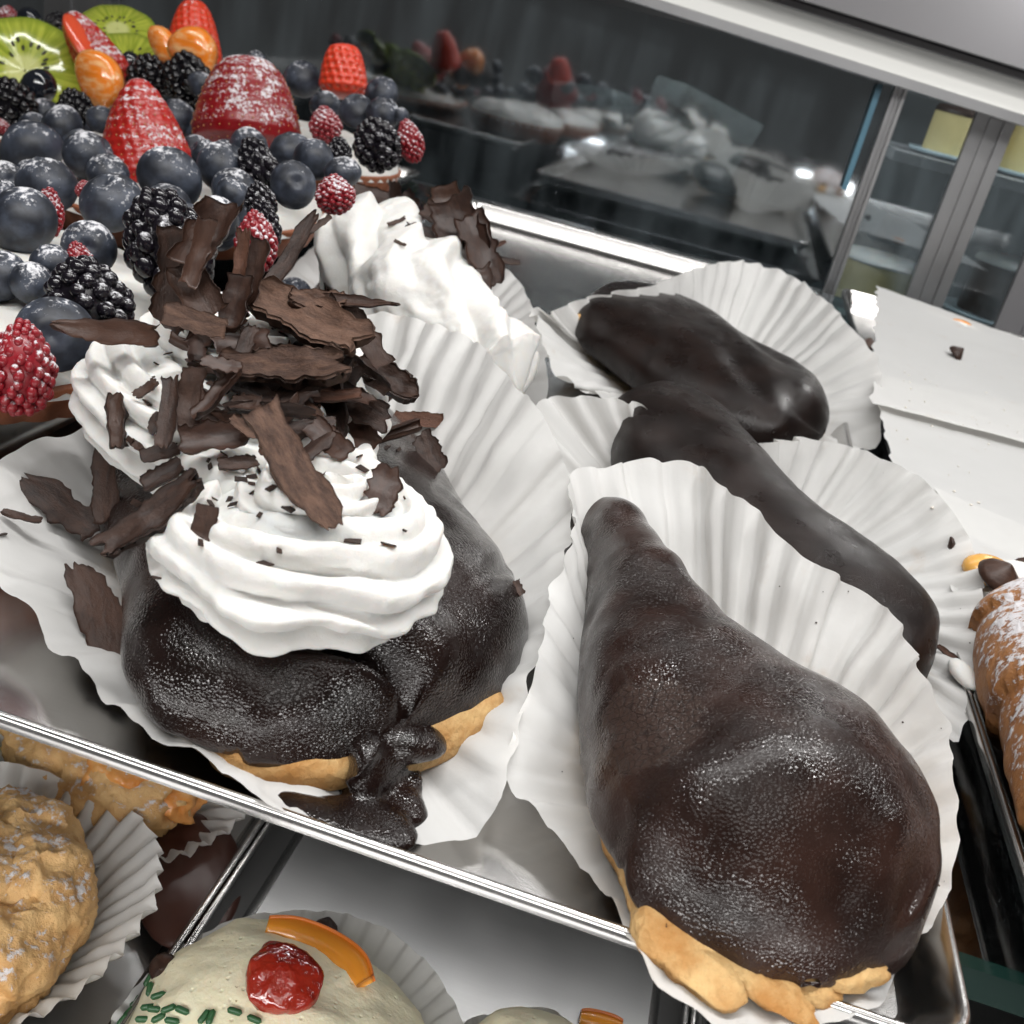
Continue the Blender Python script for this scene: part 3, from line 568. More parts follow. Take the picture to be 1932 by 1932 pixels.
# ------------------------------------------------------------------ fruit tarts
def tart(c, rx, ry, z0, zr, zt, label, rz=0.):
    t = thing('fruit_tart', (c[0], c[1], z0), label, 'tart', 'berry tarts')
    K = 160; a = np.linspace(0, 2*math.pi, K, endpoint=False); fl = 1+.022*np.abs(np.sin(a*20))
    def ring(s, z): 
        x, y = rx*s*np.cos(a), ry*s*np.sin(a); return np.column_stack([c[0]+x*math.cos(rz)-y*math.sin(rz), c[1]+x*math.sin(rz)+y*math.cos(rz), np.full(K, z)])
    R = [ring(.05, z0), ring(.84*fl, z0), ring(.9*fl, z0+.15), ring(1.0*fl, zr-.1), ring(1.0*fl, zr), ring(.95, zr+.02), ring(.92, zr-.4), ring(.3, zr-.4)]
    V = np.vstack(R); mk('tart_shell', V, gridf(len(R), K, cv=True), TERRA, t)
    G = []
    for s in np.linspace(0.02, 1, 26):
        z = zr-.15+(zt-zr)*np.sqrt(max(0, 1-s**2.2)); G.append(ring(s*1.005, z))
    G = np.array(G); G[:, :, 2] += .22*fbm(G, .6, int(abs(c[1])), 3); G[-1, :, 2] = zr-.35; V, Fc = solid(G)
    mk('cream_filling', V, Fc, CREAM2, t, sup=True)
    return t
tart((-21.8, 30.0), 6.4, 8.2, 2.6, 4.0, 5.4, 'nearest berry tart at left, its cream and berries spilling toward the eclairs', math.radians(20))
tart((-26.3, 50.5), 6.8, 8.0, 2.6, 4.2, 5.6, 'berry tart in the middle with big red strawberries and a terracotta shell')
tart((-27.0, 69.0), 5.6, 6.0, 2.6, 4.6, 6.4, 'small berry tart at the back with one orange-red strawberry on top')
tart((-45.5, 60.0), 9.5, 11, 2.6, 3.6, 4.2, 'glazed tart at far left topped with kiwi slices and mandarin')
# ------------------------------------------------------------------ berries
def dep(v): return np.interp(v, [0, 60, 120, 200, 260, 300, 340, 370, 430, 520, 630, 700], [76, 71, 67, 60, 52, 46, 41, 38, 34, 31, 28, 26.5])
def proto_blue(seed):
    rs = np.random.RandomState(seed); nu, nv = 32, 24; V = []
    for i in range(nu):
        for j in range(nv):
            p, q = 2*math.pi*i/nu, math.pi*j/(nv-1); r = 1.0
            k = q/.42; star = .5+.5*math.cos(p*5+rs.rand()*.3)
            if q < .60: r -= .16*math.exp(-(q/.22)**2)-.07*math.exp(-((q-.36)/.09)**2)*(.5+.5*star)
            V.append((r*math.cos(p)*math.sin(q), r*math.sin(p)*math.sin(q), r*.90*math.cos(q)))
    V = np.array(V); V += V*(.035*vn(V, 1.1, seed))[:, None]
    return V, gridf(nu, nv, cu=True)
def proto_drupe(nd, sx, sz, seed, taper=.25, dr=.25):
    rs = np.random.RandomState(seed); parts = [ellip((0, 0, 0), (sx*.86, sx*.86, sz*.86), 20, 14)]
    for k in range(nd):
        z = 1-2*(k+.5)/nd; a = k*2.399963+rs.uniform(-.16, .16); rr = math.sqrt(1-z*z); tp = 1-taper*max(0, z)
        p = np.array([sx*rr*math.cos(a)*tp, sx*rr*math.sin(a)*tp, sz*z])*.92*rs.uniform(.96, 1.03); s = dr*rs.uniform(.88, 1.12)*(1-.2*max(0, z))
        parts.append(ellip(p, (s, s, s), 10, 7))
    return join(parts)
BLUE_P = [md('blueberry', *proto_blue(k), BLUE) for k in range(4)]; BLUE_GP = md('blueberry', *proto_blue(9), BLUEG)
BLK_P = [md('blackberry', *proto_drupe(62, 1., 1.15, k, .2, .245), BLACK) for k in range(2)]; BLK_GP = md('blackberry', *proto_drupe(62, 1., 1.1, 5, .2, .245), BLACKG)
RSP_P = [md('raspberry', *proto_drupe(125, 1., 1.25, k+3, .35, .165), RASP) for k in range(2)]
def place(name, mesh, p, scale, label, cat, group, tilt=None, rot=None):
    o = bpy.data.objects.new(name, mesh); link(o, p)
    o.scale = (scale, scale, scale) if np.isscalar(scale) else scale
    o.rotation_euler = rot if rot is not None else (rnd.uniform(-1.2, 1.2), rnd.uniform(-1.2, 1.2), rnd.uniform(0, 6.3))
    ORG[o.name] = np.array(p, float)
    return tag(o, label, cat, group)
def look_rot(axis, spin=0.):              # rotation taking +Z to axis
    return (Vector(axis).to_track_quat('Z', 'Y') @ Matrix.Rotation(spin, 3, 'Z').to_quaternion()).to_euler()
GB = 'blueberries on the tarts'
blues = [ # u, v, r, label, crown direction in the picture (or None)
 (12, 112, 42, 'glossy dark blueberry at the left border beside the large kiwi slice', 'g'), (72, 166, 38, 'glossy blueberry under the large kiwi slice, above a blackberry', 'g'), (58, 40, 26, 'shiny blueberry at the top left in front of the grey post', 'g'), (246, 122, 23, 'small glossy blueberry below the lower kiwi slice', 'g'),
 (380, 162, 28, 'blueberry tucked against the left of the broad dark strawberry', None), (118, 240, 40, 'sugared blueberry right above the big pair at left', None), (190, 226, 28, 'small blueberry left of the pointed strawberry tip', None), (333, 220, 36, 'blueberry between the pointed strawberry and the broad one', None),
 (166, 293, 48, 'smooth oval blueberry touching the pointed strawberry at its left', None), (60, 283, 60, 'large sugared blueberry at left under the blackberry', None), (88, 350, 56, 'sugar-capped blueberry at left above the red raspberry sliver', None), (210, 383, 58, 'sugared blueberry with open crown above the cream gap', (0, -.55)), (321, 337, 60, 'big blueberry in front of the pointed strawberry, crown downwards', (.1, .75)),
 (422, 318, 50, 'smooth blueberry below the left corner of the broad strawberry', None), (469, 283, 43, 'blueberry under the middle of the broad strawberry', None), (437, 367, 34, 'small sugared blueberry behind the upright raspberry', None), (410, 412, 43, 'blueberry touching the large bare blackberry at its right', None), (45, 418, 64, 'biggest blueberry at left with a thick sugar patch', None), (168, 468, 52, 'bare blueberry resting on the cream gap', None), (97, 498, 40, 'dark blueberry in the shade under the biggest one', None), (2, 372, 34, 'blueberry cut by the left border', None), (384, 288, 26, 'little blueberry beside the pointed strawberry at right', None),
 (571, 150, 37, 'blueberry at the right shoulder of the broad strawberry', (0, -.8)), (614, 200, 31, 'blueberry below the orange-red strawberry at left', None), (673, 209, 34, 'blueberry below the orange-red strawberry at right', None), (722, 216, 33, 'blueberry behind the blackberry on the back tart', None), (720, 178, 34, 'topmost sugared blueberry on the back tart', None), (485, 120, 23, 'blueberry peeping over the broad strawberry', None), (548, 287, 40, 'blueberry under the right corner of the broad strawberry', None), (592, 302, 40, 'dusted blueberry in the gap before the back tart', None), (553, 349, 43, 'blueberry with round crown facing out, above the cream', (.35, .1)), (647, 325, 34, 'blueberry behind the round raspberry', None), (756, 218, 16, 'tiny blueberry at the right end of the back tart', None),
 (2, 522, 48, 'blueberry at the left border over the large raspberry', None), (60, 534, 42, 'blueberry with a sugar spot left of the dusted blackberry', None), (103, 632, 72, 'large blueberry between the large raspberry and the dusted blackberry', (.25, .15)),
 (556, 556, 34, 'dark blueberry in the shade behind the chocolate curls', None)]
for i, (u, v, r, lab, cr) in enumerate(blues):
    D = dep(v)
    if v > 540 and u > 500: D = 44
    p = PD(u, v, D); s = r*D/F
    if cr is None: rot = None
    elif cr == 'g': rot = None
    else: rot = look_rot(toc*.8+ax_r*cr[0]+ax_d*cr[1], i)
    place('blueberry', BLUE_GP if cr == 'g' else BLUE_P[i % 4], p, (s*rnd.uniform(.97, 1.06), s*rnd.uniform(.93, 1.0), s*rnd.uniform(.9, 1.02)), lab, 'blueberry', GB, rot=rot)
for i in range(34):  # extra berries put in so the gaps between the others read dark
    u, v = rnd.uniform(0, 470), rnd.uniform(200, 430)
    if v > 330+.2*u and u < 260: continue
    D = dep(v)+2.2; place('blueberry', BLUE_P[i % 4], PD(u, v+14, D), rnd.uniform(.75, .95), 'small filler blueberry added to darken the gaps among the larger berries of the left tarts', 'blueberry', GB)
blk = [(20, 196, 42, 1, 'glazed blackberry at the left border under the glossy blueberries', 1), (142, 202, 30, 1, 'blackberry below the mandarin segment at left', 1), (110, 48, 22, 1, 'small blackberry before the grey post at the top left', 1), (280, 145, 36, 1, 'glazed blackberry below the lower kiwi slice', 1), (352, 148, 42, 1, 'glazed blackberry under the pair of mandarin segments', 1),
       (318, 462, 74, 1.22, 'large bare blackberry on the cream behind the chocolate shavings', 0), (488, 322, 36, 1.4, 'sugared blackberry left of the crowned blueberry', 0), (492, 382, 27, 1.2, 'small blackberry above the upright raspberry', 0), (165, 574, 74, 1, 'sugar-dusted blackberry beside the whipped cream at left', 0), (711, 273, 42, 1, 'blackberry on the white cream of the back tart', 0), (640, 286, 22, 1, 'little blackberry behind the row of blueberries', 0), (500, 425, 26, 1.6, 'dark blackberry between the raspberry and the tart shell', 0)]
for i, (u, v, r, el, lab, g) in enumerate(blk):
    D = dep(v); s = r*D/F
    place('blackberry', BLK_GP if g else BLK_P[i % 2], PD(u, v, D), (s, s, s*el/1.0), lab, 'blackberry', 'blackberries on the tarts', rot=look_rot(-ax_d+toc*.5+ax_r*rnd.uniform(-.4, .4), i))
rsp = [(15, 34, 22, 1, 'raspberry at the top left corner'), (90, 402, 30, 1.6, 'raspberry sliver right of the biggest blueberry'), (483, 457, 39, 1.5, 'upright sugared raspberry left of the dark upright shaving'), (150, 492, 26, 1.4, 'raspberry peeping under the bare blueberry'), (40, 695, 62, 1.5, 'large sugared raspberry at the left border'), (614, 236, 30, 1.15, 'raspberry at the right foot of the broad strawberry'), (632, 367, 37, 1.0, 'round raspberry on the cream above the upright shaving'), (774, 266, 25, 1.6, 'raspberry at the right end of the back tart'), (2, 240, 16, 1, 'tip of a raspberry at the left border under the blackberry'), (160, 358, 18, 1, 'bit of raspberry between two blueberries at left')]
for i, (u, v, r, el, lab) in enumerate(rsp):
    D = dep(min(v, 700))*(.97 if r > 55 else 1); s = r*D/F
    place('raspberry', RSP_P[i % 2], PD(u, v, D), (s, s, s*el/1.25), lab, 'raspberry', 'raspberries on the tarts', rot=look_rot(-ax_d+toc*.35+ax_r*rnd.uniform(-.25, .25), i))
def strawberry(u, v, wpx, hpx, D, label, mat, ang=0., blunt=.5, lean=.35, cut=False, flat=1.):
    nu, nv = 96, 84; Wd, Hd = wpx*D/F/2, hpx*D/F; V = np.zeros((nv, nu, 3))
    fib = [(1-2*(k+.5)/150, k*2.399963) for k in range(150)]
    q = np.linspace(0, 1, nv)
    a = np.linspace(0, 2*math.pi, nu, endpoint=False)
    prof = np.sqrt(np.clip(q, 0, 1))**(1/blunt*.62)*np.sqrt(np.clip(1-(np.clip(q-.72, 0, 1)/.28)**2, 0, 1))
    prof = np.maximum(prof, .01); prof /= prof.max()
    for j in range(nv):
        V[j] = np.column_stack([Wd*prof[j]*np.cos(a), flat*Wd*prof[j]*np.sin(a), np.full(nu, Hd*(.5-q[j]))])
    seeds = []
    nn = V.copy(); nn[:, :, 2] *= .4; nn /= np.linalg.norm(nn, axis=2, keepdims=True)+1e-9
    rows = max(7, int(Hd/.42)); sr = .15*max(1, Wd/1.6)
    disp = np.zeros((nv, nu))
    for rI in range(1, rows):
        jq = rI/rows; jj = int(jq*(nv-1)); rad = Wd*prof[jj]; cnt = max(3, int(2*math.pi*rad/.52))
        for c in range(cnt):
            an = 2*math.pi*(c+.5*(rI % 2))/cnt; cp = np.array([rad*math.cos(an), flat*rad*math.sin(an), Hd*(.5-q[jj])])
            dd = np.linalg.norm(V-cp, axis=2); disp -= .15*np.exp(-(dd/sr)**2)
            no = cp*[1, 1, .3]; no = no/(np.linalg.norm(no)+1e-9); seeds.append((cp-no*.11, no))
    V += nn*disp[:, :, None]
    up = -ax_d*math.cos(ang)+ax_r*math.sin(ang)+toc*lean; up /= np.linalg.norm(up)
    R = np.array(Vector(up).to_track_quat('Z', 'Y').to_matrix())
    p = PD(u, v, D); t = thing('strawberry', p, label, 'strawberry', 'strawberries on the tarts')
    W_ = V.reshape(-1, 3)@R.T+p
    vv = np.vstack([W_, W_[:nu].mean(0)[None], W_[-nu:].mean(0)[None]]); Fc = gridf(nv, nu, cv=True)+[(nv*nu, j, (j+1) % nu) for j in range(nu)]+[(nv*nu+1, (nv-1)*nu+(j+1) % nu, (nv-1)*nu+j) for j in range(nu)]
    mk('flesh', vv, Fc, mat, t)
    parts = []
    for cp, no in seeds:
        rq = np.array(Vector(no).to_track_quat('Z', 'Y').to_matrix()); e = ellip((0, 0, 0), (.035, .055, .03), 6, 5, rq); parts.append((e[0]+cp, e[1]))
    sv, sf = join(parts); tag(mk('seeds', sv@R.T+p, sf, SEED, t), kind='stuff')
    if cut:
        e = ellip((0, 0, 0), (Wd*.75, Wd*.3, Hd*.42), 24, 16, R); mk('cut_face', e[0]+p+toc*Wd*.55, e[1], STRAW_C, t)
    return t
strawberry(272, 262, 190, 215, 50, 'pointed bright red strawberry with sugar, standing in the middle of the berries', STRAW, ang=-.03, blunt=.62, lean=.25)
strawberry(467, 205, 212, 178, 56, 'broad dark red strawberry, the largest, dusted with sugar', STRAW_D, ang=.05, blunt=1.15, lean=.1)
strawberry(648, 136, 92, 96, 63, 'small orange-red strawberry on top of the back tart', STRAW_O, ang=.05, blunt=1.5, lean=.2)
strawberry(176, 100, 95, 165, 66, 'glazed strawberry half between the kiwi slices and the mandarin', STRAW, ang=-.55, blunt=.9, lean=.1, cut=True)
strawberry(366, 70, 105, 130, 70, 'shiny orange-red strawberry behind the pair of mandarin segments', STRAW_O, ang=.05, blunt=.95, lean=.15)
def kiwi(u, v, rpx, D, label, nrm):
    p = PD(u, v, D); R_ = rpx*D/F; t = thing('kiwi_slice', p, label, 'kiwi slice', 'kiwi slices on the glazed tart')
    rot = Vector(nrm).to_track_quat('Z', 'Y').to_euler(); t.rotation_euler = rot
    k = R_/2.3; K = 64; a = np.linspace(0, 2*math.pi, K, endpoint=False)
    prof = [(.02, .30), (.5, .30), (.95, .28), (1.0, .18), (1.01, 0), (.99, -.2), (.9, -.28), (.02, -.3)]
    V = np.vstack([np.column_stack([2.45*s*np.cos(a)*(1+.02*np.sin(3*a)), 2.45*s*np.sin(a), np.full(K, z)+.03*np.sin(a*9)*s]) for s, z in prof])
    o = bpy.data.objects.new('flesh', md('flesh', V, gridf(len(prof), K, cv=True), KIWI)); link(o, (0, 0, 0), t); o.scale = (k, k, k)
    parts = []
    for c in range(30):
        an = c/30*6.283+rnd.uniform(-.08, .08); rr = rnd.uniform(.75, 1.35); parts.append(ellip((rr*math.cos(an), rr*math.sin(an), .315), (.13, .06, .035), 8, 5, np.array(Matrix.Rotation(an, 3, 'Z'))))
    o = bpy.data.objects.new('seeds', md('seeds', *join(parts), KSEED)); link(o, (0, 0, 0), t); o.scale = (k, k, k); tag(o, kind='stuff')
kiwi(48, 142, 112, 66, 'large kiwi slice leaning at the left beside a mandarin segment', toc+ax_r*.35-ax_d*.25)
kiwi(222, 62, 68, 75, 'upper kiwi slice at the top of the glazed tart', toc*.9-ax_d*.5+ax_r*.25)
kiwi(240, 128, 78, 70, 'lower kiwi slice overlapping the upper one', toc+ax_r*.25-ax_d*.45)
def mandarin(u, v, lpx, wpx, D, ang, label):
    Ln, Wd = lpx*D/F, wpx*D/F/2; n, m = 40, 28; G = np.zeros((n, m, 3)); th = np.linspace(0, 2*math.pi, m, endpoint=False)
    for i in range(n):
        f = -1+2*i/(n-1); k = max(.03, (1-abs(f)**2.4))**.6
        G[i] = np.column_stack([np.full(m, f*Ln/2), Wd*k*np.cos(th)+Wd*.35*(f*f), Wd*.8*k*np.sin(th)*(1-.25*np.cos(th))])
    G += .06*fbm(G, .9, int(u))[:, :, None]
    x = ax_r*math.cos(ang)+ax_d*math.sin(ang); y = -ax_r*math.sin(ang)+ax_d*math.cos(ang); R = np.column_stack([x, y, toc])
    V, Fc = solid(G); V = V@R.T+PD(u, v, D); return tag(mk('mandarin_segment', V, Fc, MAND), label, 'mandarin', 'mandarin segments on the glazed tart')
mandarin(190, 148, 118, 84, 62, 1.25, 'mandarin segment standing right of the large kiwi slice')
mandarin(368, 95, 100, 84, 66, .75, 'shiny mandarin segment in front of the orange-red strawberry')
mandarin(308, 84, 80, 46, 68, 1.2, 'narrow mandarin segment between kiwi and strawberry')
# ------------------------------------------------------------------ chocolate shavings
def plate(Ln, Wd, curl, seed, ragged=.16, thick=.09, bend=.1, taper=(.6, .6)):
    nu, nv = 26, 12; rs = np.random.RandomState(seed); u = np.linspace(-1, 1, nu); v = np.linspace(-1, 1, nv)
    z0 = np.zeros(nu); f0 = np.column_stack([u*3.4+seed, z0, z0]); e1 = 1+ragged*1.6*fbm(f0, 1.2, seed, 4); e2 = 1+ragged*1.6*fbm(f0, 1.2, seed+1, 4)
    tp = np.where(u < 0, 1-(1-taper[0])*np.abs(u)**2, 1-(1-taper[1])*np.abs(u)**2)
    end = 1+ragged*.8*vn(np.column_stack([v*2.2+seed, v*0, v*0]), 1.3, seed+2)
    G = np.zeros((2, nu, nv, 3)); skew = rs.uniform(-.5, .5)
    for i in range(nu):
        w_ = Wd/2*tp[i]*np.where(v > 0, e1[i], e2[i])*v
        x = Ln/2*u[i]*end+w_*skew*.5*abs(u[i])
        if abs(curl) > .05:
            R = Wd/(2*abs(curl)); an = w_/R; y = R*np.sin(an); z = np.sign(curl)*R*(1-np.cos(an))
        else: y, z = w_, w_*0
        z = z+bend*Ln*(u[i]**2-.4)+.03*Wd*math.sin(u[i]*5+seed)
        G[0, i] = np.column_stack([x, y, z])
    du = np.gradient(G[0], axis=0); dv = np.gradient(G[0], axis=1); nn = np.cross(du, dv); nn /= np.linalg.norm(nn, axis=2, keepdims=True)+1e-9
    tk = thick*(1+.4*fbm(G[0], 1.5, seed+4, 3))
    tk[0] *= .3; tk[-1] *= .3; tk[:, 0] *= .3; tk[:, -1] *= .3
    G[0] += nn*(.35*thick*fbm(G[0], 2.2, seed+6, 3))[:, :, None]
    G[1] = G[0]-nn*tk[:, :, None]
    m = nu*nv; V = G.reshape(-1, 3); Fc = gridf(nu, nv)+[tuple(reversed(f)) for f in gridf(nu, nv, off=m)]
    per = [i*nv for i in range(nu)]+[(nu-1)*nv+j for j in range(1, nv)]+[i*nv+nv-1 for i in range(nu-2, -1, -1)]+[j for j in range(nv-2, 0, -1)]
    Fc += [(per[k], per[(k+1) % len(per)], m+per[(k+1) % len(per)], m+per[k]) for k in range(len(per))]
    return V, Fc
SHN = [0]
def shaving(u, v, ln, wd, ang, mat, label, group, curl=.5, lift=.25, up=.5, D=None, spin=0., thick=.06, ragged=.16, bend=.05, taper=(.88, .8), pitch=0., name='chocolate_shaving'):
    SHN[0] += 1; sd_ = SHN[0]*13
    p = hit(u, v) if D is None else PD(u, v, D)
    dp = (p-CAM)@ax_f; k = dp/F
    nrm = toc*(1-up)+np.array([0, 0, 1.])*up+ax_r*rnd.uniform(-.18, .18)+ax_d*rnd.uniform(-.18, .18); nrm /= np.linalg.norm(nrm)
    a = math.radians(ang); x = ax_r*math.cos(a)+ax_d*math.sin(a)+toc*pitch; x = x-nrm*(x@nrm); x /= np.linalg.norm(x); y = np.cross(nrm, x)
    y2 = y*math.cos(spin)+nrm*math.sin(spin); n2 = np.cross(x, y2)
    V, Fc = plate(ln*k, wd*k*1.05, curl, sd_, ragged, thick, bend, taper)
    c = p+toc*lift*.6+np.array([0, 0, lift*.5])
    o = bpy.data.objects.new(name, md(name, V, Fc, mat)); link(o, c)
    o.rotation_euler = Matrix(np.column_stack([x, y2, n2]).tolist()).to_euler()
    return tag(o, label, 'chocolate shaving', group)
GH = 'chocolate shavings on the front cream eclair'
hp = 'dark chocolate shard deep in the heap'
for i in range(40):
    u, v = rnd.gauss(540, 100), rnd.gauss(735, 58)
    shaving(u, v, rnd.uniform(70, 165), rnd.uniform(26, 62), rnd.uniform(-80, 90), rnd.choice((SH_D, SH_D, SH_D, SH_S)), hp+(' beside the tall upright bundle' if u < 440 else ' under the largest bark-like slab' if v < 715 else ' towards its right end' if u > 620 else ' above the long broad slab'), GH, curl=rnd.uniform(-1.2, 1.4), lift=rnd.uniform(.05, .8), up=rnd.uniform(.2, .8), spin=rnd.uniform(-.9, .9), pitch=rnd.uniform(-.5, .6))
L_ = [ # u v len wid ang mat label kwargs
 (345, 585, 190, 74, 98, SH_D, 'tall upright crumpled shaving rising at the left of the heap', dict(D=25.5, up=.05, lift=1.2, curl=.9, ragged=.2)),
 (405, 525, 130, 80, 118, SH_S, 'curled shaving flaring at the top of the tall upright bundle', dict(D=25.5, up=.1, lift=1.6, curl=1.1, ragged=.2)),
 (388, 620, 115, 80, 60, SH_D, 'folded shaving in the middle of the tall upright bundle', dict(D=25.5, up=.2, lift=1.5, curl=1.0)),
 (392, 575, 120, 40, 108, SH_S, 'narrow ridge shaving on the face of the tall upright bundle', dict(D=25.5, up=.1, lift=2., curl=-.8)),
 (215, 665, 200, 46, 9, SH_S, 'long smooth blade pointing left over the cream to the blackberry', dict(D=25.2, up=.3, lift=.9, curl=.4, bend=.05, taper=(.15, .9))),
 (463, 575, 140, 28, 100, SH_R, 'thin reddish upright splinter beside a smooth curl', dict(D=25.5, up=.1, lift=1.4, curl=.8)),
 (485, 572, 120, 40, 104, SH_S, 'smooth upright curl right of the reddish splinter', dict(D=25.5, up=.1, lift=1.2, curl=.6)),
 (456, 640, 100, 50, 108, SH_S, 'glossy speckled curl leaning below the upright splinter', dict(D=25.5, up=.2, lift=1.5, curl=.7)),
 (384, 677, 114, 44, 8, SH_L, 'flat light-brown chip lying at the foot of the upright bundle', dict(up=.4, lift=1.5, curl=.2)),
 (585, 655, 250, 82, 38, SH_L, 'largest bark-like slab slanting across the top of the heap', dict(D=25.6, up=.45, lift=1.3, curl=.55, thick=.28, ragged=.2)),
 (540, 742, 215, 58, -5, SH_L, 'rough light slab lying across the middle of the heap', dict(up=.45, lift=1.25, curl=.35, thick=.3, ragged=.22)),
 (430, 747, 70, 26, 8, SH_S, 'smooth reddish-brown tongue at the left end of the rough slab', dict(up=.5, lift=1.3, curl=.1)),
 (560, 905, 290, 78, 65, SH_L, 'long broad light-brown slab sliding down the front rosette', dict(up=.45, lift=.5, curl=.35, thick=.16, taper=(.9, .45))),
 (528, 886, 64, 22, -5, SH_R, 'small reddish flake lying on the long broad slab', dict(up=.45, lift=.85, curl=.3)),
 (622, 852, 112, 46, 46, SH_S, 'ridged dark shaving right of the long broad slab', dict(up=.45, lift=.5, curl=.4)),
 (678, 828, 100, 62, 62, SH_S, 'grey-brown hollow curl behind the rolled shaving', dict(up=.45, lift=.5, curl=1.0)),
 (724, 852, 150, 40, -30, SH_S, 'rolled cigar-shaped shaving at the right of the heap', dict(up=.4, lift=.75, curl=2.6, ragged=.05)),
 (788, 807, 92, 30, 5, SH_R, 'rough reddish flake jutting out at the right of the heap', dict(up=.4, lift=.5, curl=.2)),
 (811, 866, 80, 42, 60, SH_D, 'rough dark shard behind the rosette at its right edge', dict(up=.3, lift=.4, curl=.4)),
 (722, 938, 100, 64, 103, SH_S, 'leaf-shaped smooth shaving standing in the front rosette', dict(up=.35, lift=.35, curl=.35, taper=(.5, .3))),
 (412, 850, 122, 62, -14, SH_S, 'broad smooth curl at the left front of the heap', dict(up=.4, lift=.6, curl=.8)),
 (452, 890, 70, 24, -12, SH_D, 'thin dark strip under the broad smooth curl', dict(up=.4, lift=.4, curl=.6)),
 (305, 866, 70, 34, -22, SH_D, 'small dark leaf on the cream left of the broad curl', dict(up=.4, lift=.3, curl=.4)),
 (312, 914, 80, 42, -45, SH_D, 'wet-looking dark curl on the cream left of the front rosette', dict(up=.4, lift=.4, curl=.9)),
 (290, 988, 215, 50, -38, SH_D, 'long crusty dark shard at the left edge of the front rosette', dict(up=.4, lift=.45, curl=.5, thick=.25)),
 (386, 1001, 80, 44, 102, SH_D, 'square flat chip lying on the left of the front rosette', dict(up=.3, lift=.2, curl=.1, ragged=.05, taper=(.95, .9))),
 (223, 806, 112, 25, 85, SH_D, 'upright crumbly stick on the cream at far left', dict(up=.3, lift=.3, curl=.6, thick=.2)),
 (295, 809, 48, 24, 100, SH_D, 'small diamond-shaped flake beside the crumbly stick', dict(up=.3, lift=.25, curl=.1, taper=(.2, .2))),
 (260, 846, 32, 14, 42, SH_D, 'tiny flake low on the cream at far left', dict(up=.3, lift=.15, curl=.1)),
 (280, 750, 50, 18, -40, SH_D, 'slanting splinter on the cream next to the upright bundle', dict(up=.3, lift=.4, curl=.4)),
 (128, 984, 180, 62, 36, SH_D, 'large flat dark slab lying on the paper at far left', dict(up=.5, lift=.9, curl=.3, taper=(.5, .8))),
 (55, 996, 72, 13, 10, SH_D, 'thin sliver poking left from the large flat slab', dict(up=.5, lift=.7, curl=.2)),
 (206, 920, 165, 50, 82, SH_D, 'dark purple triangular blade between paper and cream at left', dict(up=.2, lift=.6, curl=.4, taper=(.15, .9))),
 (205, 1190, 250, 84, 60, SH_D, 'long brown plate leaning on the paper below left of the rosette', dict(up=.3, lift=.8, curl=.45, taper=(.5, .35))),
 (655, 608, 190, 20, 9, SH_D, 'long thin dark twig lying behind the heap over the paper', dict(D=25.6, up=.4, lift=.9, curl=.6, taper=(.9, .2))),
 (604, 605, 100, 38, -8, SH_L, 'crumbly chunk behind the largest slab', dict(D=25.6, up=.4, lift=.9, curl=.5, thick=.25)),
 (690, 672, 138, 48, 62, SH_D, 'dark streaked shaving with a white cream fleck on the right', dict(D=25.6, up=.4, lift=.8, curl=.6)),
 (640, 642, 84, 42, 52, SH_D, 'black-brown curl between the largest slab and the streaked shaving', dict(D=25.6, up=.4, lift=.9, curl=.8)),
 (730, 744, 122, 52, 26, SH_D, 'thick dark curl at the right end of the heap', dict(up=.4, lift=.8, curl=1.0, thick=.2)),
 (471, 797, 54, 34, 0, SH_D, 'small torn curl above the broad smooth curl', dict(up=.3, lift=.8, curl=.9)),
 (328, 818, 145, 34, 88, SH_D, 'vertical dark splinter left of the heap', dict(up=.2, lift=.9, curl=.6)),
 (368, 785, 110, 46, 96, SH_D, 'dull dark blade next to the vertical splinter', dict(up=.2, lift=.8, curl=.5)),
 (637, 790, 88, 26, -16, SH_R, 'bright reddish curl in the middle right of the heap', dict(up=.4, lift=1.0, curl=.9)),
 (470, 847, 62, 22, 32, SH_L, 'short streaked splinter at the top of the long broad slab', dict(up=.4, lift=.9, curl=.4)),
 (545, 490, 195, 34, -62, SH_D, 'tall dark blade standing against the tart shell', dict(D=33, up=.1, lift=.2, curl=.35, taper=(.9, .5))),
 (604, 430, 52, 12, -38, SH_D, 'small forked splinter above the tall dark blade', dict(D=34, up=.1, lift=.2, curl=.3))]
for (u, v, ln, wd, an, m, lab, kw) in L_: shaving(u, v, ln, wd, an, m, lab, GH, **kw)
fl = []
for i in range(150):
    u, v = rnd.gauss(520, 130), rnd.gauss(790, 110); q = hit(u, v)
    if (q-CAM)@ax_f > 30: continue
    a_ = rnd.uniform(.04, .15); Rr = np.array((Matrix.Rotation(rnd.uniform(0, 6), 3, 'Z')@Matrix.Rotation(rnd.uniform(-1, 1), 3, 'X')))
    fl.append((np.array(box(-a_, a_, -a_*.45, a_*.45, 0, .03)[0])*(1+.3*NR.rand(8, 1))@Rr.T+q+toc*.04, box(0, 1, 0, 1, 0, 1)[1]))
tag(mk('shaving_crumbs', *join(fl), SH_D, smooth=False), 'fine chocolate crumbs strewn over the cream around the heap', 'crumbs', kind='stuff')
GE = 'chocolate pieces on the second cream eclair'
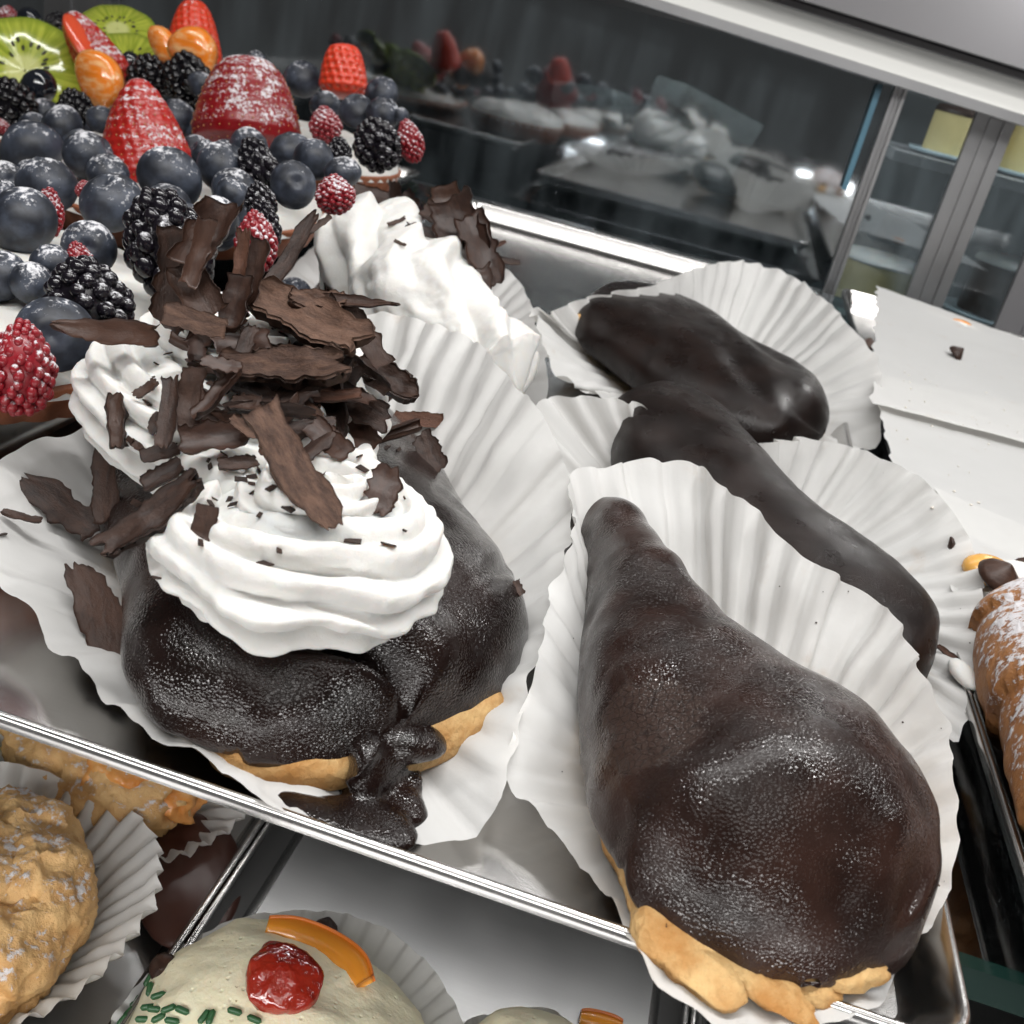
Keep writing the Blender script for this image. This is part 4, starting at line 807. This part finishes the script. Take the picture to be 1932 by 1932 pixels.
for (u, v, ln, wd, an, m, lab, kw) in [
 (843, 392, 70, 60, 80, SH_S, 'fan-shaped curl crowning the cluster on the second cream eclair', dict(D=44, up=.2, curl=.6)),
 (870, 450, 150, 90, 68, SH_S, 'large crumpled sheet forming the middle of the cluster at the back', dict(D=43, up=.3, curl=.7, thick=.2)),
 (905, 480, 140, 62, 72, SH_S, 'smooth curved sheet on the right of the cluster at the back', dict(D=42.5, up=.2, curl=.6, thick=.15)),
 (796, 444, 66, 24, 8, SH_D, 'dark finger sticking out left of the cluster at the back', dict(D=43, up=.3, curl=.5)),
 (951, 498, 56, 13, 12, SH_D, 'feathery splinter sticking out right of the cluster at the back', dict(D=43.5, up=.2, curl=.3)),
 (935, 470, 40, 8, -25, SH_R, 'reddish hair-thin splinter right of the cluster at the back', dict(D=43.5, up=.2, curl=.3)),
 (828, 418, 74, 42, 40, SH_D, 'dark folded piece at the upper left of the cluster at the back', dict(D=43.6, up=.2, curl=.8)),
 (910, 540, 60, 38, 80, SH_S, 'pointed tip hanging at the bottom of the cluster at the back', dict(D=42, up=.2, curl=.5, taper=(.9, .3))),
 (748, 420, 38, 7, -35, SH_D, 'thin sliver high on the second cream', dict(lift=.1, curl=.2)),
 (755, 461, 28, 7, 40, SH_D, 'thin sliver lower on the second cream', dict(lift=.1, curl=.2)),
 (705, 378, 74, 36, 10, SH_S, 'flat brown piece behind the second cream below the back tart', dict(D=56, up=.2, curl=.3)),
 (743, 378, 64, 26, 92, SH_S, 'upright pointed piece behind the second cream', dict(D=54, up=.1, curl=.3)),
 (770, 388, 40, 34, 60, SH_D, 'small dark lump piece behind the second cream', dict(D=54, up=.2, curl=.8))]:
    shaving(u, v, ln, wd, an, m, lab, GE, **kw)
GC = 'stray chocolate crumbs'
shaving(978, 1112, 30, 16, 70, SH_D, 'crumb stuck on the paper right of the cream eclair glaze', GC, lift=.1)
shaving(1792, 1238, 60, 9, 45, SH_R, 'brown string of glaze trailing off the slim eclair onto its paper', GC, lift=.12, curl=.8, name='glaze_string')
sp = []
for i in range(36):
    u, v = rnd.uniform(860, 1860), rnd.uniform(860, 1750)
    q = hit(u, v)
    if q[2] < .15: continue
    s_ = rnd.uniform(.01, .032); sp.append(ellip(q+toc*.01, (s_, s_*rnd.uniform(.6, 1.6), s_*.6), 7, 5))
tag(mk('chocolate_specks', *join(sp), SH_S), 'tiny chocolate specks scattered over the pleated papers', 'crumbs', kind='stuff')
# ------------------------------------------------------------------ right tray: parchment, strudels
def sheet(px, label, cat, name, mat, zoff=.05, n=30, m=44, seed=0, wav=.12, thick=False, edge=.10):
    # px: four corners (u, v, z) bl, br, tr, tl
    c = [P(*q) for q in px]; U = np.linspace(0, 1, n); Wt = np.linspace(0, 1, m); G = np.zeros((n, m, 3))
    for i, a in enumerate(U):
        for j, b in enumerate(Wt): G[i, j] = (c[0]*(1-a)+c[1]*a)*(1-b)+(c[3]*(1-a)+c[2]*a)*b
    G[:, :, 2] += wav*fbm(G, .16, seed, 4)+.05*np.abs(fbm(G, .5, seed+5, 3))+zoff
    f = np.arange(m); G[0] += np.column_stack([edge*vn(np.column_stack([f*.7, f*0, f*0]), 1, seed), f*0, f*0]); f = np.arange(n); G[:, -1] += np.column_stack([f*0, 2*edge*np.abs(vn(np.column_stack([f*.9, f*0, f*0]), 1, seed+1)), f*0])
    return tag(mk(name, G.reshape(-1, 3), gridf(n, m), mat, sup=True), label, cat)
sheet([(1705, 960, 2.2), (2250, 1210, 2.2), (2150, 820, 2.3), (1642, 712, 2.9)], 'lower white parchment sheet with crumbs lining the right tray', 'parchment', 'parchment_sheet', PARCH, seed=71, n=40, m=40)
sheet([(1640, 770, 2.8), (2150, 900, 2.6), (2050, 690, 2.2), (1651, 545, 3.2)], 'upper crinkled parchment sheet with a torn edge at the right tray back', 'parchment', 'parchment_sheet', PARCH, zoff=.22, seed=72, n=44, m=40, edge=.3)
sheet([(1800, 1130, 1.9), (2200, 1290, 1.9), (2200, 1110, 2.2), (1760, 930, 2.3)], 'third parchment strip with torn edge under the candied fruit', 'parchment', 'parchment_sheet', PARCH, zoff=.1, seed=73, edge=.2)
def strudel(L0, L1, rad, label, seed):
    p0, p1 = np.array(L0), np.array(L1); n, m = 120, 64; f = np.linspace(0, 1, n); th = np.linspace(0, 2*math.pi, m, endpoint=False)
    ax = (p1-p0)/np.linalg.norm(p1-p0); sd = np.array([-ax[1], ax[0], 0]); k = np.sqrt(np.clip(1-np.abs(2*f-1)**6, .0009, 1))
    sp = (f[:, None]*4.2+th[None, :]/(2*math.pi)) % 1; R = rad*k[:, None]*(1+.13*sp)
    G = p0+(p1-p0)*f[:, None, None]+(R*np.cos(th))[:, :, None]*sd+(R*.82*np.sin(th))[:, :, None]*np.array([0, 0, 1.]); G += (.14*fbm(G, .7, seed, 4))[:, :, None]*np.array([.6, .6, 1.])
    V, Fc = solid(G); return tag(mk('strudel_roll', V, Fc, FLAKY2, sup=True), label, 'strudel', 'sugared strudels on the right tray')
strudel((13.3, 34.0, 2.4), (13.5, 14.5, 2.3), 2.45, 'brown spiral strudel heavily dusted with powdered sugar at the right edge', 81)
V, Fc = ellip(P(1862, 1075, 2.6), (.9, .7, .5), rot=np.array(Matrix.Rotation(.4, 3, 'Z'))); tag(mk('candied_fruit', V, Fc, m_plain('candied_apricot', (.66, .36, .09), .25, sss=.2)), 'amber candied fruit piece above the sugared strudel', 'candied fruit')
V, Fc = blob(P(1925, 1090, 2.6), (.9, .8, .5), noise=.15, seed=4); tag(mk('cream_dab', V, Fc, CREAM), 'dab of white cream beside the chocolate chip above the strudel', 'cream')
def chip(p, s, label, rot=(0, 0, 0), sz=(1, 1, .9)):
    K = 18; a = np.linspace(0, 2*math.pi, K, endpoint=False); pr = [(.02, 0), (.9, 0), (1, .15), (.85, .45), (.5, .75), (.22, 1.), (.02, 1.12)]
    V = np.vstack([np.column_stack([s*r*np.cos(a)*sz[0], s*r*np.sin(a)*sz[1], np.full(K, s*z*sz[2])]) for r, z in pr]); o = bpy.data.objects.new('chocolate_chip', md('chocolate_chip', V, gridf(len(pr), K, cv=True), SH_S)); link(o, p); o.rotation_euler = rot
    return tag(o, label, 'chocolate chip', 'chocolate chips')
chip(P(1880, 1092, 2.9), .75, 'large chocolate chip on the candied fruit above the strudel', (.3, .2, 0))
chip(P(1930, 1065, 2.6), .3, 'small chocolate chip at the right border above the cream dab')
chip(hit(1798, 672)+[0, 0, .1], .62, 'lone rounded chocolate chip on the upper parchment sheet', (.4, .5, .6), (.75, 1, 1))
chip(hit(1788, 1028)+[0, 0, .05], .28, 'chocolate crumb on the pleats of the second row paper', (.4, 1.5, .6))
chip(P(1636, 655, 2.6), .6, 'dark chip wedged between the far paper and the parchment')
V, Fc = blob(P(1818, 1270, 1.3), (.35, .75, .25), .3, .25, 6); tag(mk('cream_smear', V, Fc, CREAM), 'smear of cream at the right edge of the second row paper', 'cream')
V, Fc = join([blob(P(1748+i*11, 598+i*3.6, 2.75), (.9, .7, .38), 0, .3, 90+i, nu=20, nv=12) for i in range(8)]); V, Fc = V, Fc
tag(mk('cream_residue', V, Fc, CREAM), 'ragged streak of cream along the torn parchment edge at the back', 'cream')
V, Fc = blob(P(1812, 612, 2.9), (1., .6, .35), .3, .1, 3); tag(mk('candied_fruit', V, Fc, PEEL), 'orange candied fruit bit on the torn parchment edge', 'candied fruit')
for i, (u, v) in enumerate(((2050, 775), (2440, 1105))): pass
cr_parts = []
for i in range(46):
    u, v = (rnd.gauss(1795, 60), rnd.gauss(770, 60)) if i < 26 else (rnd.uniform(1700, 1932), rnd.uniform(640, 1000))
    q = hit(u, v)
    if q[0] < 9.6 or q[1] > 86: continue
    s = rnd.uniform(.02, .07); cr_parts.append(blob(q+[0, 0, .03], (s, s, s*.7), 0, .3, i, nu=8, nv=6))
tag(mk('crumbs', *join(cr_parts), m_plain('sugar_crumb', (.66, .62, .56), .8)), 'fine pale crumbs scattered on the parchment', 'crumbs', kind='stuff')
# ------------------------------------------------------------------ lower shelf pastries
def lpaper(c, rx, ry, rz, zr, label, N, seed, amp=.3):
    K = 40; a = np.linspace(0, 2*math.pi, K, endpoint=False); px = []
    global paper_pts
    rim = np.column_stack([c[0]+rx*np.cos(a)*math.cos(rz)-ry*np.sin(a)*math.sin(rz), c[1]+rx*np.cos(a)*math.sin(rz)+ry*np.sin(a)*math.cos(rz), np.full(K, zr)])
    rim[:, 2] += .5*vn(np.column_stack([np.cos(a)*1.5, np.sin(a)*1.5, a*0]), 1, seed)
    uv = []
    for q in rim:
        cc = (q-CAM); uv.append((cc@ax_r/(cc@ax_f)*F+966, cc@ax_d/(cc@ax_f)*F+966, q[2]))
    q = np.array([c[0], c[1], ZL+.2])-CAM
    return paper(uv, (q@ax_r/(q@ax_f)*F+966, q@ax_d/(q@ax_f)*F+966), label, N, amp, seed=seed, zbase=ZL+.2)
lpaper((-14.9, 28.2), 4.9, 5.0, .3, ZL+1.9, 'fluted paper under the apricot-glazed pastry on the lower tray', 40, 91, .2)
lpaper((-15.4, 20.4), 5.4, 5.0, .2, ZL+3.0, 'fluted paper under the sugared pastry at the lower left corner', 40, 92, .22)
lpaper((-4.8, 19.8), 5.1, 5.0, 0, ZL+1.7, 'fluted paper under the cassata cake with green sprinkles', 44, 93, .09)
lpaper((1.9, 21.0), 3.2, 3.2, 0, ZL+1.2, 'fluted paper under the cassata cake at the bottom edge', 36, 94, .1)
t = thing('apricot_pastry', (-15.6, 28.2, ZL), 'apricot-glazed sugared pastry behind the front rim on the lower tray', 'pastry')
V, Fc = blob((-15.9, 28.0, ZL+2.0), (4.3, 2.5, 1.6), -.35, .12, 95, .7, 90, 60, zmin=ZL+.4, ridge=.1); mk('pastry', V, Fc, FLAKY, t)
V, Fc = blob((-14.8, 27.9, ZL+2.4), (3.1, 2.1, 1.5), -.35, .18, 96, .8, 90, 60, ridge=.1); mk('apricot_glaze', V, Fc, APRI, t)
t = thing('sugared_pastry', (-15.4, 19.4, ZL), 'layered golden pastry with powdered sugar at the lower left corner', 'pastry')
for i, (x, y, z, a, b, c, r) in enumerate(((-15.2, 21.2, 2.6, 2.4, 1.5, 1.5, -.6), (-13.7, 19.8, 2.7, 1.9, 1.5, 1.6, -.9), (-13.5, 18.0, 2.5, 2.0, 1.5, 1.5, -1.2), (-14.4, 16.4, 2.3, 2.3, 1.5, 1.4, -1.2), (-15.8, 18.6, 3.0, 2.2, 2.6, 1.8, -1.0))):
    V, Fc = blob((x+.3, y+.9, ZL+z), (a, b, c), r, .12, 100+i, .8, 90, 60, zmin=ZL+.4, ridge=.11); mk('pastry_fold', V, Fc, FLAKY, t)
V, Fc = blob((-16.2, 19.6, ZL+4.6), (.9, 1.2, .6), 0, .2, 110); mk('custard_filling', V, Fc, CUSTARD, t)
def cassata(c, R, label, seed, h=3.2):
    t = thing('cassata_cake', (c[0], c[1], ZL+.3), label, 'cake', 'cream-topped cassata cakes')
    V, Fc = blob((c[0], c[1], ZL+1.2), (R, R*.95, h), 0, .07, seed, .5, 80, 50, zmin=ZL+.35); mk('ricotta_cream', V, Fc, CASS, t, sup=True); return t
cassata((-5.0, 19.5), 4.35, 'pale cassata cake with red cherry, orange peel and green sprinkles', 120)
cassata((1.9, 21.0), 2.5, 'pale cassata cake peeking in at the bottom edge with an orange strip', 121, 2.8)
def strip(pts, wid, th, label, seed):
    A = np.array([hit(u, v)+[0, 0, .1] for u, v in pts]); n = 40; p = interp(A, np.linspace(0, 1, n)); tg = np.gradient(p, axis=0); tg /= np.linalg.norm(tg, axis=1, keepdims=True)
    nr = np.tile(toc*.5+[0, 0, .6], (n, 1)); sd = np.cross(tg, nr); sd /= np.linalg.norm(sd, axis=1, keepdims=True); nr = np.cross(sd, tg)
    w_ = wid*(1-.35*np.abs(np.linspace(-1, 1, n))**3)[:, None]
    G = np.stack([p-sd*w_-nr*.1, p-sd*w_+nr*th, p+nr*th*1.1, p+sd*w_+nr*th, p+sd*w_-nr*.1], 1); V, Fc = solid(G)
    t = thing('candied_orange_peel', p.mean(0), label, 'orange peel', 'candied orange peels on the cassata cakes'); mk('flesh', V, Fc, PEEL, t)
    G2 = np.stack([p-sd*(w_+.07)-nr*.1, p-sd*(w_+.07)+nr*(th+.02), p-sd*(w_-.02)+nr*(th+.03), p-sd*(w_-.02)-nr*.1], 1)
    G3 = np.stack([p+sd*(w_+.07)-nr*.1, p+sd*(w_+.07)+nr*(th+.02), p+sd*(w_-.02)+nr*(th+.03), p+sd*(w_-.02)-nr*.1], 1)
    V, Fc = solid(G3 if seed else G2); mk('rind', V, Fc, PEEL_R, t)
strip([(505, 1755), (560, 1765), (620, 1790), (665, 1822), (688, 1862)], .36, .18, 'curved strip of candied orange peel on the cassata cake', 0)
strip([(1092, 1925), (1130, 1935), (1170, 1945)], .3, .18, 'candied orange strip on the cake at the bottom edge', 0)
V, Fc = blob(hit(526, 1862)+[0, .1, .25], (1.1, .98, .6), 0, .22, 130, .9); tag(mk('candied_cherry', V, Fc, JELLY), 'glossy red candied cherry on the cassata cake', 'cherry')
def sprinkle():
    n, m = 9, 10; L0, r0 = .42, .11; G = []
    for i in range(n):
        f = -1+2*i/(n-1); k = math.sqrt(max(.001, 1-abs(f)**6)); G.append([(f*L0, r0*k*math.cos(2*math.pi*j/m), r0*k*math.sin(2*math.pi*j/m)) for j in range(m)])
    return solid(np.array(G))
SPM = md('sprinkle', *sprinkle(), GREEN)
for i, (u, v, an) in enumerate(((281, 1850, -70), (283, 1868, -85), (299, 1880, -25), (258, 1892, -70), (292, 1906, 5), (280, 1902, -10), (243, 1912, -55), (252, 1905, 80), (318, 1905, -30), (344, 1908, 25), (385, 1920, -60), (398, 1921, -75), (443, 1910, 18), (480, 1925, 25), (300, 1922, -35), (270, 1925, 0), (232, 1926, -60), (325, 1928, 10))):
    q = hit(u, v); a = math.radians(an); x = ax_r*math.cos(a)+ax_d*math.sin(a); nr = toc*.5+np.array([0, 0, .8]); nr /= np.linalg.norm(nr); x = x-nr*(x@nr); x /= np.linalg.norm(x); y = np.cross(nr, x)
    o = bpy.data.objects.new('green_sprinkle', SPM); link(o, q+nr*.1); o.rotation_euler = Matrix(np.column_stack([x, y, nr]).tolist()).to_euler(); o.scale = (.5, .8, .8)
    tag(o, 'dark green sugar sprinkle at the foot of the cassata cake', 'sprinkle', 'green sprinkles on the cassata cake')
chip(hit(310, 1822)-[0, 0, .1], .42, 'chocolate chip sunk in the left side of the cassata cake', (.8, 0, 0))
chip(hit(615, 1748)-[0, 0, .1], .40, 'chocolate chip at the far edge of the cassata cake', (-.4, 0, 0))
V, Fc = blob((-10.9, 25.2, ZL+.75), (1.9, 3.0, .5), .5, .08, 140, .5); tag(mk('glazed_bar', V, Fc, BROWNG), 'milk-chocolate glazed pastry between the papers on the lower tray', 'pastry')
def cake_box(c, sz, rot, label):
    t = thing('cake_box', c, label, 'box', 'white boxes behind the glass'); Rm = np.array(Matrix.Rotation(rot[1], 3, 'Y')@Matrix.Rotation(rot[0], 3, 'Z')); a, b, h = sz
    V, Fc = box(-a, a, -b, b, 0, h); mk('carton', np.array(V)@Rm.T+np.array(c), Fc, PARCH, t, False)
    V, Fc = box(-a-.15, a+.15, -b-.15, b+.15, h*.78, h+.12); V = np.array(V, float); V[:, 2] += np.where(V[:, 1] < 0, .9, .02)*(V[:, 2] > h); mk('lid', V@Rm.T+np.array(c), Fc, PARCH, t, False)
cake_box((-6.5, 114, 5.6), (4.5, 3.5, 6.2), (.5, .25), 'larger white cardboard box tilted dimly behind the dark glass')
cake_box((-15.5, 115, 5.3), (3.4, 3, 4.6), (-.4, -.1), 'smaller white cardboard box behind the dark glass at left')
struct('bag_shelf', *box(-34, 9, 105, 124, 4.2, 5.0), DARK)
# ------------------------------------------------------------------ cakes behind the glass door
def cake(c, R, h, label, body, top):
    t = thing('display_cake', c, label, 'cake', 'cakes behind the glass door'); K = 48; a = np.linspace(0, 2*math.pi, K, endpoint=False)
    def lat(pr): return np.vstack([np.column_stack([c[0]+r*np.cos(a), c[1]+r*np.sin(a), np.full(K, c[2]+z)]) for r, z in pr]), gridf(len(pr), K, cv=True)
    mk('plate', *lat([(.1, 0), (R*1.35, .1), (R*1.4, .5), (R*1.3, .4), (.1, .3)]), PLATE, t); mk('cake_body', *lat([(R, .42), (R, h)]), body, t); mk('icing', *lat([(R*1.02, h-.2), (R*1.03, h), (R*.95, h+.5), (.1, h+.55)]), top, t)
struct('back_counter', *box(-80, 100, 104, 150, -9, -5), DARK)
cake((19.5, 116, 12.2), 3.2, 4.2, 'round yellow cake with dark icing behind the glass door, upper right', SPONGE, SH_S)
cake((26.5, 117, 12.2), 3.2, 4.6, 'second yellow cake with dark icing at the right picture border', SPONGE, SH_S)
cake((28.5, 113, -1), 4.0, 5.5, 'chocolate cake with white icing low behind the glass door', SH_S, CREAM)
cake((16.0, 114, -3), 4, 4.6, 'pale cake with cream icing low behind the glass door', SPONGE, CREAM)
struct('back_shelf', *box(13, 90, 108, 130, 11.2, 12.1), GREYP)
area('bag_shelf_fill', (-6, 106, 22), (-6, 112, 5), 30, 3, .8)  # added fill so the boxes show through the dark glass
area('back_counter_fill', (34, 108, 34), (24, 115, 5), 50, 6, 3.)  # added unseen light that brightens the cakes behind the door
print('objects', len(bpy.data.objects))
